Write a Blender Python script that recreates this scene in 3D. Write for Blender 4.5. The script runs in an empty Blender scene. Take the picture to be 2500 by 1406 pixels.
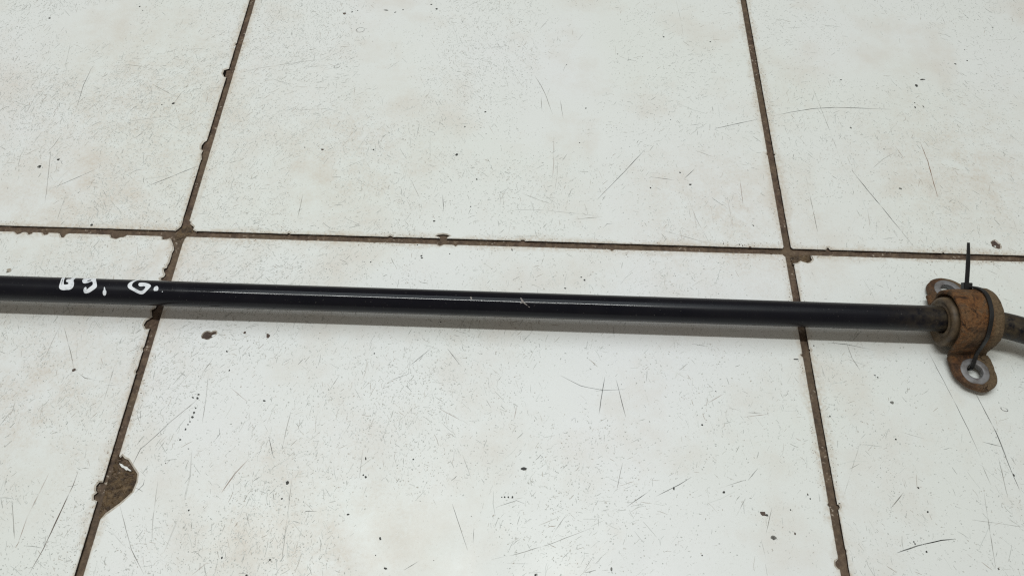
import bpy, math, random
import numpy as np
from mathutils import Vector, Matrix, noise
from mathutils.geometry import tessellate_polygon

random.seed(11)
scene = bpy.context.scene
COL = scene.collection

# ---------------------------------------------------------------- camera
cam_data = bpy.data.cameras.new('camera')
cam_data.sensor_fit = 'HORIZONTAL'
cam_data.sensor_width = 36.0
cam_data.lens = 36.0 * 1878.0 / 2500.0
cam_data.clip_start = 0.01
cam_data.clip_end = 50.0
cam = bpy.data.objects.new('camera', cam_data)
COL.objects.link(cam)
r_, u_, f_ = Vector((0.999458,0.032599,0.004484)), Vector((-0.030384,0.861911,0.506149)), Vector((-0.012636,0.506011,-0.862435))
cam.matrix_world = Matrix(((r_.x, u_.x, -f_.x, 0), (r_.y, u_.y, -f_.y, 0), (r_.z, u_.z, -f_.z, 0), (0, 0, 0, 1)))
cam.location = Vector((0.229165,-0.285584,0.427966))
scene.camera = cam

# ---------------------------------------------------------------- world: the dim light of the room
world = bpy.data.worlds.new('World')
scene.world = world
world.use_nodes = True
bg = world.node_tree.nodes['Background']
bg.inputs['Color'].default_value = (1.0, 0.93, 0.81, 1)
bg.inputs['Strength'].default_value = 0.245

# ---------------------------------------------------------------- lamps: a ceiling tube along the bar, and the pale lit ceiling behind it
def area(name, loc, sx, sy, watts, color):
    d = bpy.data.lights.new(name, 'AREA')
    d.shape = 'RECTANGLE'; d.size = sx; d.size_y = sy; d.energy = watts; d.color = color
    o = bpy.data.objects.new(name, d); COL.objects.link(o)
    o.location = loc
    return o
area('ceiling_tube', (-0.04, -0.055, 2.0), 1.42, 0.07, 19.8, (0.965, 1.0, 0.975))
area('ceiling_glow', (0.10, 0.62, 2.05), 1.75, 1.2, 13.5, (0.85, 0.95, 1.0))

scene.view_settings.view_transform = 'Standard'
scene.view_settings.look = 'None'
scene.view_settings.exposure = 0.0
scene.view_settings.gamma = 1.0
scene.view_settings.use_curve_mapping = False
scene.cycles.use_denoising = False
scene.cycles.filter_width = 1.25

# ---------------------------------------------------------------- materials
class NT:
    def __init__(self, name):
        self.m = bpy.data.materials.new(name); self.m.use_nodes = True
        self.t = self.m.node_tree; self.n = self.t.nodes
        self.b = self.n['Principled BSDF']
    def new(self, kind, **kw):
        nd = self.n.new(kind)
        for k, v in kw.items():
            if k.startswith('i_'):
                nd.inputs[k[2:].replace('_', ' ')].default_value = v
            else:
                setattr(nd, k, v)
        return nd
    def link(self, a, b): self.t.links.new(a, b)
    def noise(self, vec, scale, detail=4, rough=0.55, dist=0.0):
        nd = self.new('ShaderNodeTexNoise'); nd.inputs['Scale'].default_value = scale
        nd.inputs['Detail'].default_value = detail; nd.inputs['Roughness'].default_value = rough
        nd.inputs['Distortion'].default_value = dist
        if vec is not None: self.link(vec, nd.inputs['Vector'])
        return nd.outputs['Fac']
    def ramp(self, fac, stops):
        nd = self.new('ShaderNodeValToRGB'); el = nd.color_ramp.elements
        while len(el) < len(stops): el.new(0.5)
        for e, (p, c) in zip(el, stops):
            e.position = p; e.color = (c, c, c, 1) if not isinstance(c, tuple) else (*c, 1)
        self.link(fac, nd.inputs['Fac']); return nd.outputs['Color']
    def mix(self, fac, a, b, mode='MIX'):
        nd = self.new('ShaderNodeMix', data_type='RGBA', blend_type=mode)
        for v, s in ((fac, nd.inputs[0]), (a, nd.inputs[6]), (b, nd.inputs[7])):
            if isinstance(v, tuple): s.default_value = (*v, 1)
            elif isinstance(v, (int, float)): s.default_value = v
            else: self.link(v, s)
        return nd.outputs[2]
    def math(self, op, a, b=0.0, c=None, clamp=False):
        nd = self.new('ShaderNodeMath', operation=op, use_clamp=clamp)
        for v, s in zip((a, b, c), nd.inputs):
            if v is None: continue
            if isinstance(v, (int, float)): s.default_value = v
            else: self.link(v, s)
        return nd.outputs[0]
    def bump(self, h, strength, dist):
        nd = self.new('ShaderNodeBump'); nd.inputs['Strength'].default_value = strength
        nd.inputs['Distance'].default_value = dist; self.link(h, nd.inputs['Height'])
        self.link(nd.outputs['Normal'], self.b.inputs['Normal'])
    def xyz(self, vec):
        nd = self.new('ShaderNodeSeparateXYZ'); self.link(vec, nd.inputs[0]); return nd.outputs
    def pos(self): return self.new('ShaderNodeNewGeometry').outputs['Position']
    def obj(self): return self.new('ShaderNodeTexCoord').outputs['Object']

S = 0.4055            # tile pitch
JOINT = 0.0048        # joint width
HALF = (S - JOINT) / 2

GRIME = [(-0.055, 0.105, 0.15), (-0.06, -0.115, 0.10), (0.37, 0.025, 0.085), (0.54, 0.075, 0.10), (0.115, -0.20, 0.10), (-0.07, 0.04, 0.14), (-0.02, -0.02, 0.07), (0.10, 0.07, 0.09)]
def mat_glaze():
    k = NT('white_glaze'); p = k.pos(); o = k.xyz(k.obj())
    big = k.noise(p, 4.5, 3, 0.5)
    base = k.mix(k.ramp(big, [(0.35, 0.0), (0.68, 1.0)]), (0.762, 0.782, 0.744), (0.792, 0.80, 0.800))
    # pinkish brown ground-in dirt in loose patches
    d1 = k.ramp(k.noise(p, 13, 6, 0.68), [(0.50, 0.0), (0.78, 1.0)])
    base = k.mix(k.math('MULTIPLY', d1, 0.50), base, (0.62, 0.53, 0.44))
    # heavier grime where the floor has been walked and dragged over most
    px_ = k.xyz(p); grime = None
    for gx, gy, gr in GRIME:
        dd = k.math('SQRT', k.math('ADD', k.math('POWER', k.math('SUBTRACT', px_[0], gx), 2.0), k.math('POWER', k.math('SUBTRACT', px_[1], gy), 2.0)))
        q = k.math('SUBTRACT', 1.0, k.math('DIVIDE', dd, gr), clamp=True)
        grime = q if grime is None else k.math('MAXIMUM', grime, q)
    g1 = k.ramp(k.noise(p, 55, 6, 0.72), [(0.38, 0.0), (0.66, 1.0)])
    g2 = k.ramp(k.noise(p, 480, 4, 0.7), [(0.36, 0.25), (0.66, 1.0)])
    base = k.mix(k.math('MULTIPLY', k.math('MULTIPLY', k.math('POWER', grime, 0.8), g1), k.math('MULTIPLY', g2, 0.62)), base, (0.55, 0.44, 0.33))
    # fine pores and grime specks
    f1 = k.ramp(k.noise(p, 900, 3, 0.6), [(0.60, 0.0), (0.72, 1.0)])
    f2 = k.ramp(k.noise(p, 60, 4, 0.6), [(0.42, 0.25), (0.65, 1.0)])
    base = k.mix(k.math('MULTIPLY', k.math('MULTIPLY', f1, f2), 0.55), base, (0.34, 0.31, 0.25))
    # dirt that gathers along the tile edges
    ax = k.math('ABSOLUTE', o[0]); ay = k.math('ABSOLUTE', o[1])
    edge = k.math('SUBTRACT', HALF, k.math('MAXIMUM', ax, ay))
    wid = k.math('MULTIPLY_ADD', k.noise(p, 35, 4, 0.6), 0.022, -0.0065)
    e = k.math('SUBTRACT', 1.0, k.math('DIVIDE', edge, k.math('MAXIMUM', wid, 0.0012)), clamp=True)
    en = k.ramp(k.noise(p, 420, 4, 0.7), [(0.38, 0.15), (0.62, 1.0)])
    base = k.mix(k.math('MULTIPLY', k.math('MULTIPLY', e, en), 0.80), base, (0.50, 0.41, 0.31))
    k.link(base, k.b.inputs['Base Color'])
    rg = k.ramp(k.noise(p, 25, 4, 0.6), [(0.3, 0.32), (0.7, 0.48)])
    k.link(rg, k.b.inputs['Roughness'])
    k.bump(k.noise(p, 250, 3, 0.5), 0.05, 0.0005)
    return k.m

def mat_simple(name, c1, c2, scale, rough, bump=0.0, dist=0.0004, metal=0.0, detail=5, lo=0.35, hi=0.65):
    k = NT(name); p = k.obj()
    n = k.noise(p, scale, detail, 0.62)
    k.link(k.mix(k.ramp(n, [(lo, 0.0), (hi, 1.0)]), c1, c2), k.b.inputs['Base Color'])
    k.b.inputs['Roughness'].default_value = rough
    k.b.inputs['Metallic'].default_value = metal
    if bump: k.bump(k.noise(p, scale * 2.5, 4, 0.6), bump, dist)
    return k.m

def mat_grout():
    k = NT('dirty_grout'); p = k.pos()
    a = k.ramp(k.noise(p, 260, 6, 0.7), [(0.30, (0.030, 0.017, 0.011)), (0.48, (0.095, 0.058, 0.038)), (0.66, (0.175, 0.118, 0.076))])
    big = k.ramp(k.noise(p, 28, 3, 0.5), [(0.4, 0.0), (0.65, 1.0)])
    a = k.mix(k.math('MULTIPLY', big, 0.45), a, (0.125, 0.092, 0.054))
    sp = k.ramp(k.noise(p, 520, 2, 0.5), [(0.60, 0.0), (0.68, 1.0)])
    sp2 = k.ramp(k.noise(p, 40, 3, 0.6), [(0.50, 0.0), (0.62, 1.0)])
    a = k.mix(k.math('MULTIPLY', k.math('MULTIPLY', sp, sp2), 0.9), a, (0.46, 0.40, 0.33))
    k.link(a, k.b.inputs['Base Color'])
    k.b.inputs['Roughness'].default_value = 0.75
    k.bump(k.noise(p, 700, 5, 0.65), 0.7, 0.0006)
    return k.m

def mat_wear():
    k = NT('wear_marks')
    at = k.new('ShaderNodeAttribute', attribute_name='wear')
    k.link(at.outputs['Color'], k.b.inputs['Base Color'])
    k.link(at.outputs['Alpha'], k.b.inputs['Alpha'])
    k.b.inputs['Roughness'].default_value = 0.6
    k.b.inputs['Specular IOR Level'].default_value = 0.2
    return k.m

def mat_bar():
    k = NT('black_bar_paint'); p = k.pos(); x = k.xyz(p)[0]
    n = k.noise(p, 70, 5, 0.6)
    col = k.mix(k.ramp(n, [(0.35, 0.0), (0.7, 1.0)]), (0.0028, 0.0032, 0.0070), (0.0060, 0.0060, 0.0095))
    # brown road dirt beside the bushing
    def band(c, w):
        return k.math('SUBTRACT', 1.0, k.math('DIVIDE', k.math('ABSOLUTE', k.math('SUBTRACT', x, c)), w), clamp=True)
    dirt = k.math('MAXIMUM', k.math('MAXIMUM', k.math('MULTIPLY', band(0.487, 0.045), 0.7), band(0.486, 0.017)), band(0.515, 0.032))
    dn = k.ramp(k.noise(p, 210, 6, 0.7), [(0.36, 0.0), (0.60, 1.0)])
    dm = k.math('MULTIPLY', k.math('POWER', dirt, 1.2), dn, clamp=True)
    col = k.mix(k.math('MULTIPLY', dm, 0.85), col, (0.080, 0.058, 0.030))
    sp = k.ramp(k.noise(p, 900, 2, 0.5), [(0.70, 0.0), (0.76, 1.0)])
    col = k.mix(k.math('MULTIPLY', sp, 0.40), col, (0.15, 0.14, 0.13))
    k.link(col, k.b.inputs['Base Color'])
    # worn smooth in the middle, duller towards both ends
    def step(a, b):
        nd = k.new('ShaderNodeMapRange', interpolation_type='SMOOTHSTEP')
        k.link(k.math('ADD', x, k.math('MULTIPLY_ADD', k.noise(p, 45, 3, 0.6), 0.05, -0.025)), nd.inputs['Value'])
        nd.inputs['From Min'].default_value = a; nd.inputs['From Max'].default_value = b
        return nd.outputs[0]
    dull = k.math('ADD', k.math('SUBTRACT', 1.0, step(-0.005, 0.045)), step(0.270, 0.345), clamp=True)
    ro = k.math('MULTIPLY_ADD', dull, 0.24, 0.085)
    mp = k.new('ShaderNodeVectorMath', operation='MULTIPLY'); mp.inputs[1].default_value = (14, 700, 700)
    k.link(p, mp.inputs[0])
    streak = k.ramp(k.noise(mp.outputs[0], 1.0, 3, 0.6), [(0.56, 0.0), (0.72, 1.0)])
    ro = k.math('ADD', ro, k.math('MULTIPLY', streak, 0.16))
    ro = k.math('ADD', ro, k.math('MULTIPLY', dm, 0.35))
    ro = k.math('ADD', ro, k.math('MULTIPLY_ADD', k.noise(p, 130, 4, 0.6), 0.08, -0.04))
    k.link(ro, k.b.inputs['Roughness'])
    k.b.inputs['Specular IOR Level'].default_value = 0.25
    h = k.math('ADD', k.math('MULTIPLY', k.noise(p, 120, 3, 0.5), 0.7), k.math('MULTIPLY', k.noise(p, 600, 3, 0.5), 0.12))
    k.bump(h, 0.05, 0.0006)
    return k.m

def mat_rust(name, tan=0.0):
    k = NT(name); p = k.obj(); x = k.xyz(p)[0]; z = k.xyz(p)[2]
    a = k.ramp(k.noise(p, 95, 7, 0.70, 0.8), [(0.32, (0.022, 0.012, 0.008)), (0.44, (0.062, 0.030, 0.015)),
                                              (0.53, (0.180, 0.078, 0.027)), (0.59, (0.118, 0.066, 0.034)), (0.70, (0.086, 0.056, 0.039))])
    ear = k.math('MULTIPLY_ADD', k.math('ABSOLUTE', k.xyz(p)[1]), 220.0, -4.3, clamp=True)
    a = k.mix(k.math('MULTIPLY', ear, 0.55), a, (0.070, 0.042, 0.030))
    dust = k.ramp(k.noise(p, 75, 5, 0.65), [(0.40, 0.0), (0.64, 1.0)])
    side = k.math('MULTIPLY_ADD', x, 260.0, -0.30, clamp=True)
    amt = k.math('MULTIPLY', k.math('MAXIMUM', k.math('MULTIPLY', dust, 0.45), k.math('MULTIPLY', side, 0.88)), 1.0)
    a = k.mix(amt, a, (0.138, 0.098, 0.058))
    fine = k.ramp(k.noise(p, 900, 3, 0.6), [(0.36, 0.66), (0.62, 1.1)])
    a = k.mix(1.0, a, fine, 'MULTIPLY')
    v = k.new('ShaderNodeTexVoronoi', feature='DISTANCE_TO_EDGE'); v.inputs['Scale'].default_value = 135
    warp = k.new('ShaderNodeVectorMath', operation='ADD')
    nz = k.new('ShaderNodeTexNoise'); nz.inputs['Scale'].default_value = 170; nz.inputs['Detail'].default_value = 4
    k.link(p, nz.inputs['Vector'])
    sc = k.new('ShaderNodeVectorMath', operation='SCALE'); sc.inputs['Scale'].default_value = 0.010
    k.link(nz.outputs['Color'], sc.inputs[0]); k.link(p, warp.inputs[0]); k.link(sc.outputs[0], warp.inputs[1])
    k.link(warp.outputs[0], v.inputs['Vector'])
    cr = k.ramp(v.outputs['Distance'], [(0.0, 1.0), (0.032, 0.0)])
    gate = k.ramp(k.noise(p, 60, 2, 0.5), [(0.56, 0.0), (0.66, 1.0)])
    crack = k.math('MULTIPLY', cr, gate)
    a = k.mix(k.math('MULTIPLY', crack, 0.85), a, (0.014, 0.008, 0.005))
    k.link(a, k.b.inputs['Base Color'])
    k.b.inputs['Roughness'].default_value = 0.85
    k.b.inputs['Specular IOR Level'].default_value = 0.25
    h = k.math('SUBTRACT', k.math('ADD', k.noise(p, 260, 5, 0.65), k.math('MULTIPLY', k.noise(p, 800, 4, 0.6), 0.5)), k.math('MULTIPLY', crack, 0.8))
    k.bump(h, 0.9, 0.0011)
    return k.m

M = {}
M['glaze'] = mat_glaze()
M['lip'] = mat_simple('chipped_tile_lip', (0.68, 0.64, 0.57), (0.44, 0.39, 0.33), 320, 0.45, 0.3, 0.0003)
M['side'] = mat_simple('dirty_tile_side', (0.020, 0.014, 0.010), (0.07, 0.048, 0.034), 250, 0.8, 0.4)
M['clay'] = mat_simple('brown_clay', (0.050, 0.030, 0.022), (0.105, 0.070, 0.052), 300, 0.7, 0.6, 0.0005)
M['bed'] = mat_simple('mortar_bed', (0.03, 0.02, 0.015), (0.06, 0.04, 0.03), 120, 0.9)
M['grout'] = mat_grout()
M['wear'] = mat_wear()
M['soil'] = mat_simple('brown_soil', (0.034, 0.019, 0.010), (0.165, 0.108, 0.056), 300, 0.6, 1.0, 0.0009, detail=6)
M['bar'] = mat_bar()
M['paint'] = mat_simple('white_marker_paint', (0.80, 0.82, 0.86), (0.40, 0.44, 0.48), 330, 0.5, 0.3, 0.0002, lo=0.50, hi=0.78)
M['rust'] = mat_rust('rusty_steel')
M['rubber'] = mat_simple('dusty_rubber', (0.034, 0.022, 0.012), (0.115, 0.076, 0.040), 130, 0.6, 0.35, 0.0006, lo=0.32, hi=0.62)
M['zinc'] = mat_simple('bare_zinc', (0.225, 0.220, 0.225), (0.125, 0.110, 0.105), 200, 0.55, 0.35, 0.0004, metal=0.25, lo=0.42, hi=0.7)
M['nylon'] = mat_simple('black_nylon', (0.004, 0.004, 0.005), (0.008, 0.008, 0.008), 300, 0.45, 0.1, 0.0002)
M['scar'] = mat_simple('bare_scrape', (0.30, 0.27, 0.25), (0.12, 0.10, 0.09), 500, 0.5)

# ---------------------------------------------------------------- mesh helpers
def link_mesh(name, verts, faces, mats, parent=None, face_mats=None, smooth=False, loc=None):
    me = bpy.data.meshes.new(name)
    me.from_pydata([tuple(v) for v in verts], [], faces)
    for m in mats: me.materials.append(m)
    if face_mats: me.polygons.foreach_set('material_index', face_mats)
    me.polygons.foreach_set('use_smooth', [smooth] * len(me.polygons))
    me.update()
    o = bpy.data.objects.new(name, me); COL.objects.link(o)
    if parent: o.parent = parent
    if loc: o.location = loc
    return o

def tag(o, label=None, category=None, kind=None, group=None):
    if label: o['label'] = label
    if category: o['category'] = category
    if kind: o['kind'] = kind
    if group: o['group'] = group
    return o

def poly_area(p):
    return 0.5 * sum(p[i][0] * p[(i + 1) % len(p)][1] - p[(i + 1) % len(p)][0] * p[i][1] for i in range(len(p)))

def inset(p, dist):
    """move a counter-clockwise outline inwards by dist[i] (negative: outwards)"""
    n = len(p); out = []
    for i in range(n):
        a, b = p[(i - 1) % n], p[(i + 1) % n]
        tx, ty = b[0] - a[0], b[1] - a[1]
        L = math.hypot(tx, ty) or 1e-9
        out.append((p[i][0] - ty / L * dist[i], p[i][1] + tx / L * dist[i]))
    return out

def plate(outer, holes, zt, zb, bev, drop, hole_bev=None, bottom=False):
    """flat plate: top face, worn edge ring, side wall. outer = [(x, y, flag)]; holes = lists of (x, y). returns verts, faces, tags
    tags: 0 top, 1 worn edge, 2 side, 3 edge at flagged points"""
    if poly_area(outer) < 0: outer = outer[::-1]
    n = len(outer); xy = [(a[0], a[1]) for a in outer]; fl = [a[2] for a in outer]
    w = [bev[1] if f else bev[0] for f in fl]
    w = [q * (0.45 + 1.5 * abs(noise.noise((xy[i][0] * 350, xy[i][1] * 350, 8.8)))) if fl[i] else q for i, q in enumerate(w)]
    w = [(w[i - 1] + w[i] + w[(i + 1) % n]) / 3 for i in range(n)]
    top = inset(xy, w)
    V = [(x, y, zt) for x, y in top] + [(x, y, zt - (drop[1] if f else drop[0])) for (x, y), f in zip(xy, fl)] + [(x, y, zb) for x, y in xy]
    F, T = [], []
    for i in range(n):
        j = (i + 1) % n
        F.append((i, n + i, n + j, j)); T.append(3 if fl[i] and fl[j] else 1)
        F.append((n + i, 2 * n + i, 2 * n + j, n + j)); T.append(2)
    loops = [[Vector((x, y, 0)) for x, y in top]]; idx = list(range(n))
    low = [list(range(2 * n, 3 * n))]
    for h in holes:
        if poly_area(h) < 0: h = h[::-1]
        m = len(h); b = len(V)
        hb = hole_bev or 0.0
        V += [(x, y, zt) for x, y in inset(h, [-hb] * m)] if hb else [(x, y, zt) for x, y in h]
        idx += list(range(b, b + m)); loops.append([Vector((V[q][0], V[q][1], 0)) for q in range(b, b + m)])
        if hb:
            b2 = len(V); V += [(x, y, zt - hb) for x, y in h] + [(x, y, zb) for x, y in h]
            for i in range(m):
                j = (i + 1) % m
                F.append((b + j, b2 + j, b2 + i, b + i)); T.append(1)
                F.append((b2 + j, b2 + m + j, b2 + m + i, b2 + i)); T.append(2)
            low.append(list(range(b2 + m, b2 + 2 * m)))
    for t in tessellate_polygon(loops):
        q = [idx[a] for a in t]
        ar = (V[q[1]][0] - V[q[0]][0]) * (V[q[2]][1] - V[q[0]][1]) - (V[q[2]][0] - V[q[0]][0]) * (V[q[1]][1] - V[q[0]][1])
        F.append(tuple(q if ar > 0 else q[::-1])); T.append(0)
    if bottom:
        lo = [[Vector((V[q][0], V[q][1], 0)) for q in l] for l in low]; li = [q for l in low for q in l]
        for t in tessellate_polygon(lo):
            F.append(tuple(li[a] for a in t)); T.append(2)
    return V, F, T

def sweep(rings, closed_ends=True):
    m = len(rings[0]); V = [p for r in rings for p in r]; F = []
    for i in range(len(rings) - 1):
        for k in range(m):
            l = (k + 1) % m
            F.append((i * m + k, i * m + l, (i + 1) * m + l, (i + 1) * m + k))
    if closed_ends:
        F.append(tuple(range(m - 1, -1, -1))); F.append(tuple(range((len(rings) - 1) * m, len(rings) * m)))
    return V, F

def catmull(pts, per):
    P_ = [Vector(p) for p in pts]; P_ = [P_[0] * 2 - P_[1]] + P_ + [P_[-1] * 2 - P_[-2]]; out = []
    for i in range(1, len(P_) - 2):
        for k in range(per):
            t = k / per; a, b, c, d = P_[i - 1:i + 3]
            out.append(0.5 * ((2 * b) + (c - a) * t + (2 * a - 5 * b + 4 * c - d) * t * t + (3 * b - a - 3 * c + d) * t ** 3))
    out.append(P_[-2]); return out

# ---------------------------------------------------------------- floor: bed, grout, tiles
floor = link_mesh('floor', [(-1.2, -1.0, -0.009), (1.6, -1.0, -0.009), (1.6, 1.2, -0.009), (-1.2, 1.2, -0.009)], [(0, 1, 2, 3)], [M['bed']])
floor['kind'] = 'structure'

COLS, ROWS = range(-2, 3), range(-2, 2)
def grout_z(x, y):
    return -0.0019 + 0.0006 * noise.noise((x * 130, y * 130, 0.3)) + 0.00035 * noise.noise((x * 600, y * 600, 1.7)) + 0.0003 * noise.noise((x * 30, y * 30, 4.0))
def grout_strip(x0, x1, y0, y1, step):
    nx = max(2, int((x1 - x0) / step)); ny = max(2, int((y1 - y0) / step)); V = []; F = []
    for j in range(ny + 1):
        for i in range(nx + 1):
            x = x0 + (x1 - x0) * i / nx; y = y0 + (y1 - y0) * j / ny
            V.append((x, y, grout_z(x, y)))
    for j in range(ny):
        for i in range(nx):
            a = j * (nx + 1) + i; F.append((a, a + 1, a + nx + 2, a + nx + 1))
    return link_mesh('grout_line', V, F, [M['grout']], floor, smooth=True)
X0, X1, Y0, Y1 = -2 * S, 3 * S, -2 * S, 2 * S
for j in range(-2, 3):
    near = j == 0
    grout_strip(X0, X1, j * S - 0.0062, j * S + 0.0062, 0.0011 if near else 0.004)
for i in range(-2, 4):
    for j in ROWS:
        near = i in (0, 1) and j in (-1, 0)
        lo = 0.0045; hi = 0.0045
        if i == 0 and j == -1: lo, hi = 0.010, 0.022
        if i == 1 and j == -1: lo, hi = 0.005, 0.016
        grout_strip(i * S - lo, i * S + hi, j * S + 0.00625, (j + 1) * S - 0.00625, 0.0011 if near else 0.004)

def inside_poly(x, y, pl):
    c = False; n = len(pl)
    for a in range(n):
        x1, y1 = pl[a]; x2, y2 = pl[(a + 1) % n]
        if (y1 > y) != (y2 > y) and x < (x2 - x1) * (y - y1) / (y2 - y1) + x1: c = not c
    return c
def soil(pl, step, lift, amp):
    xs = [p[0] for p in pl]; ys = [p[1] for p in pl]; idx = {}; V = []; F = []
    nx = int((max(xs) - min(xs)) / step); ny = int((max(ys) - min(ys)) / step)
    for j in range(ny + 1):
        for i in range(nx + 1):
            x, y = min(xs) + i * step, min(ys) + j * step
            if not inside_poly(x, y, pl): continue
            l1 = abs(noise.noise((x * 230, y * 230, 3.1))); l2 = noise.noise((x * 700, y * 700, 6.1)); l3 = noise.noise((x * 90, y * 90, 1.1))
            idx[i, j] = len(V); V.append((x, y, grout_z(x, y) + lift + amp * (0.9 * l1 + 0.45 * l2 + 0.5 * l3)))
    for (i, j), a in idx.items():
        q = [(i, j), (i + 1, j), (i + 1, j + 1), (i, j + 1)]
        if all(k in idx for k in q): F.append(tuple(idx[k] for k in q))
    o = link_mesh('packed_dirt', V, F, [M['soil']], floor, smooth=False); o['kind'] = 'stuff'; return o
soil([(0.00044,-0.15180),(0.00431,-0.15215),(0.01216,-0.15905),(0.01635,-0.16315),(0.01686,-0.16827),(0.01612,-0.17382),(0.01339,-0.17711),(0.01024,-0.18038),(0.00552,-0.18592),(0.00180,-0.19003),(-0.00058,-0.18523),(-0.00016,-0.17620),(-0.00018,-0.16699)], 0.00045, 0.0003, 0.0021)
soil([(0.40675,-0.00183),(0.42101,-0.00068),(0.42124,-0.00583),(0.41866,-0.00848),(0.41325,-0.00867),(0.40986,-0.00975),(0.40647,-0.01083)], 0.00045, 0.0003, 0.0010)
soil([(-0.00342,0.00466),(-0.00078,0.00745),(0.00419,0.00763),(0.00738,0.00370),(0.00489,0.00027),(-0.00031,-0.00323),(-0.00380,-0.00468),(-0.00519,-0.00142)], 0.00045, 0.0002, 0.0007)

# bites out of the tile edges, read off the floor (metres): {tile: [(outline, keep_in_place)]}
CHIPS = {
 (-1, 0): [([(-0.00230,0.15450),(-0.00571,0.15279),(-0.00577,0.14910),(-0.00393,0.14568),(-0.00208,0.14532)], 0), ([(-0.00325,0.18295),(-0.00424,0.18152),(-0.00320,0.17972)], 0),
           ([(-0.00308,0.08161),(-0.00440,0.08040),(-0.00553,0.07688),(-0.00492,0.07383),(-0.00339,0.07236),(-0.00384,0.06930),(-0.00215,0.06407)], 0), ([(-0.00217,0.01079),(-0.00237,0.00604),(-0.00380,0.00397),(-0.00530,0.00225)], 1)],
 (0, 0): [([(0.00334,0.00997),(0.00348,0.00828),(0.00662,0.00569),(0.00628,0.00366),(0.00915,0.00209)], 1),
          ([(0.17341,0.00164),(0.17303,0.00295),(0.17070,0.00386),(0.17207,0.00468),(0.17479,0.00514),(0.17784,0.00488),(0.18026,0.00374),(0.17825,0.00314),(0.17791,0.00170)], 0),
          ([(0.22722,0.00092),(0.22801,0.00200),(0.22966,0.00199),(0.23050,0.00104)], 0), ([(0.07027,0.00227),(0.07119,0.00331),(0.07274,0.00236)], 0), ([(0.13824,0.00138),(0.13976,0.00259),(0.14212,0.00119)], 0),
          ([(0.40507,0.08495),(0.40462,0.08379),(0.40505,0.08267)], 0)],
 (1, 0): [([(0.43121,0.00131),(0.43182,0.00276),(0.43255,0.00338),(0.43325,0.00301),(0.43335,0.00204),(0.43438,0.00142)], 0), ([(0.40649,0.08462),(0.40757,0.08390),(0.40682,0.08273)], 0), ([(0.50763,0.00208),(0.50897,0.00310),(0.50982,0.00215)], 0)],
 (-1, -1): [([(-0.11253,-0.00159),(-0.11040,-0.00318),(-0.10834,-0.00244),(-0.10716,-0.00139)], 0), ([(-0.10430,-0.00162),(-0.10262,-0.00323),(-0.10093,-0.00251),(-0.10046,-0.00149)], 0), ([(-0.09392,-0.00145),(-0.09210,-0.00319),(-0.09030,-0.00279),(-0.08961,-0.00157)], 0),
            ([(-0.08214,-0.00183),(-0.07989,-0.00494),(-0.07852,-0.00490),(-0.07770,-0.00234),(-0.07600,-0.00162)], 0), ([(-0.04791,-0.00194),(-0.04652,-0.00422),(-0.04311,-0.00509),(-0.04053,-0.00354),(-0.03862,-0.00347),(-0.03683,-0.00201)], 0),
            ([(-0.01268,-0.00268),(-0.01207,-0.00497),(-0.00998,-0.00457),(-0.00842,-0.00418),(-0.00750,-0.00349),(-0.00610,-0.00476),(-0.00485,-0.00702),(-0.00285,-0.01055),(-0.00227,-0.01280),(-0.00300,-0.01568),(-0.00270,-0.01789),(-0.00279,-0.02269),(-0.00348,-0.02522),(-0.00334,-0.02680),(-0.00523,-0.02781),(-0.00438,-0.02998),(-0.00302,-0.03182),(-0.00341,-0.03367),(-0.00521,-0.03498),(-0.00322,-0.03847)], 1),
            ([(-0.00271,-0.05690),(-0.00490,-0.05846),(-0.00303,-0.06340),(-0.00618,-0.06614),(-0.00692,-0.06907),(-0.00485,-0.07188),(-0.00212,-0.07150)], 0), ([(-0.00245,-0.08429),(-0.00322,-0.08516),(-0.00218,-0.08708)], 0), ([(-0.00282,-0.09920),(-0.00336,-0.10084),(-0.00241,-0.10243)], 0),
            ([(-0.00258,-0.16846),(-0.00459,-0.16846),(-0.00577,-0.17066),(-0.00511,-0.17317),(-0.00396,-0.17427),(-0.00551,-0.17593),(-0.00482,-0.17818),(-0.00250,-0.17901)], 0)],
 (0, -1): [([(0.00347,-0.15410),(0.00398,-0.15288),(0.00593,-0.15449),(0.00816,-0.15528),(0.01231,-0.15975),(0.01556,-0.16318),(0.01625,-0.16778),(0.01550,-0.17293),(0.01309,-0.17637),(0.01016,-0.17982),(0.00705,-0.18269),(0.00402,-0.18552),(0.00260,-0.18824)], 1),
           ([(0.17185,-0.00269),(0.17383,-0.00361),(0.17584,-0.00275)], 0), ([(0.18306,-0.00262),(0.18422,-0.00356),(0.18524,-0.00255)], 0), ([(0.40379,-0.19637),(0.40220,-0.19789),(0.40192,-0.19948),(0.40283,-0.20101),(0.40392,-0.20160)], 0),
           ([(0.00354,-0.00210),(0.00267,-0.00412),(0.00231,-0.00709)], 1), ([(0.40084,-0.07474),(0.39991,-0.07588),(0.40074,-0.07696)], 0), ([(0.28727,-0.00251),(0.28832,-0.00345),(0.28971,-0.00258)], 0)],
 (1, -1): [([(0.40730,-0.00889),(0.41046,-0.00833),(0.41277,-0.00658),(0.41424,-0.00717),(0.41711,-0.00809),(0.41902,-0.00738),(0.42071,-0.00550),(0.42012,-0.00449),(0.42015,-0.00265)], 1),
           ([(0.40793,-0.16690),(0.40907,-0.16736),(0.40932,-0.16848),(0.40866,-0.16963),(0.40814,-0.16987)], 0), ([(0.40643,-0.07119),(0.40731,-0.07200),(0.40662,-0.07314)], 0)],
}
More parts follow.
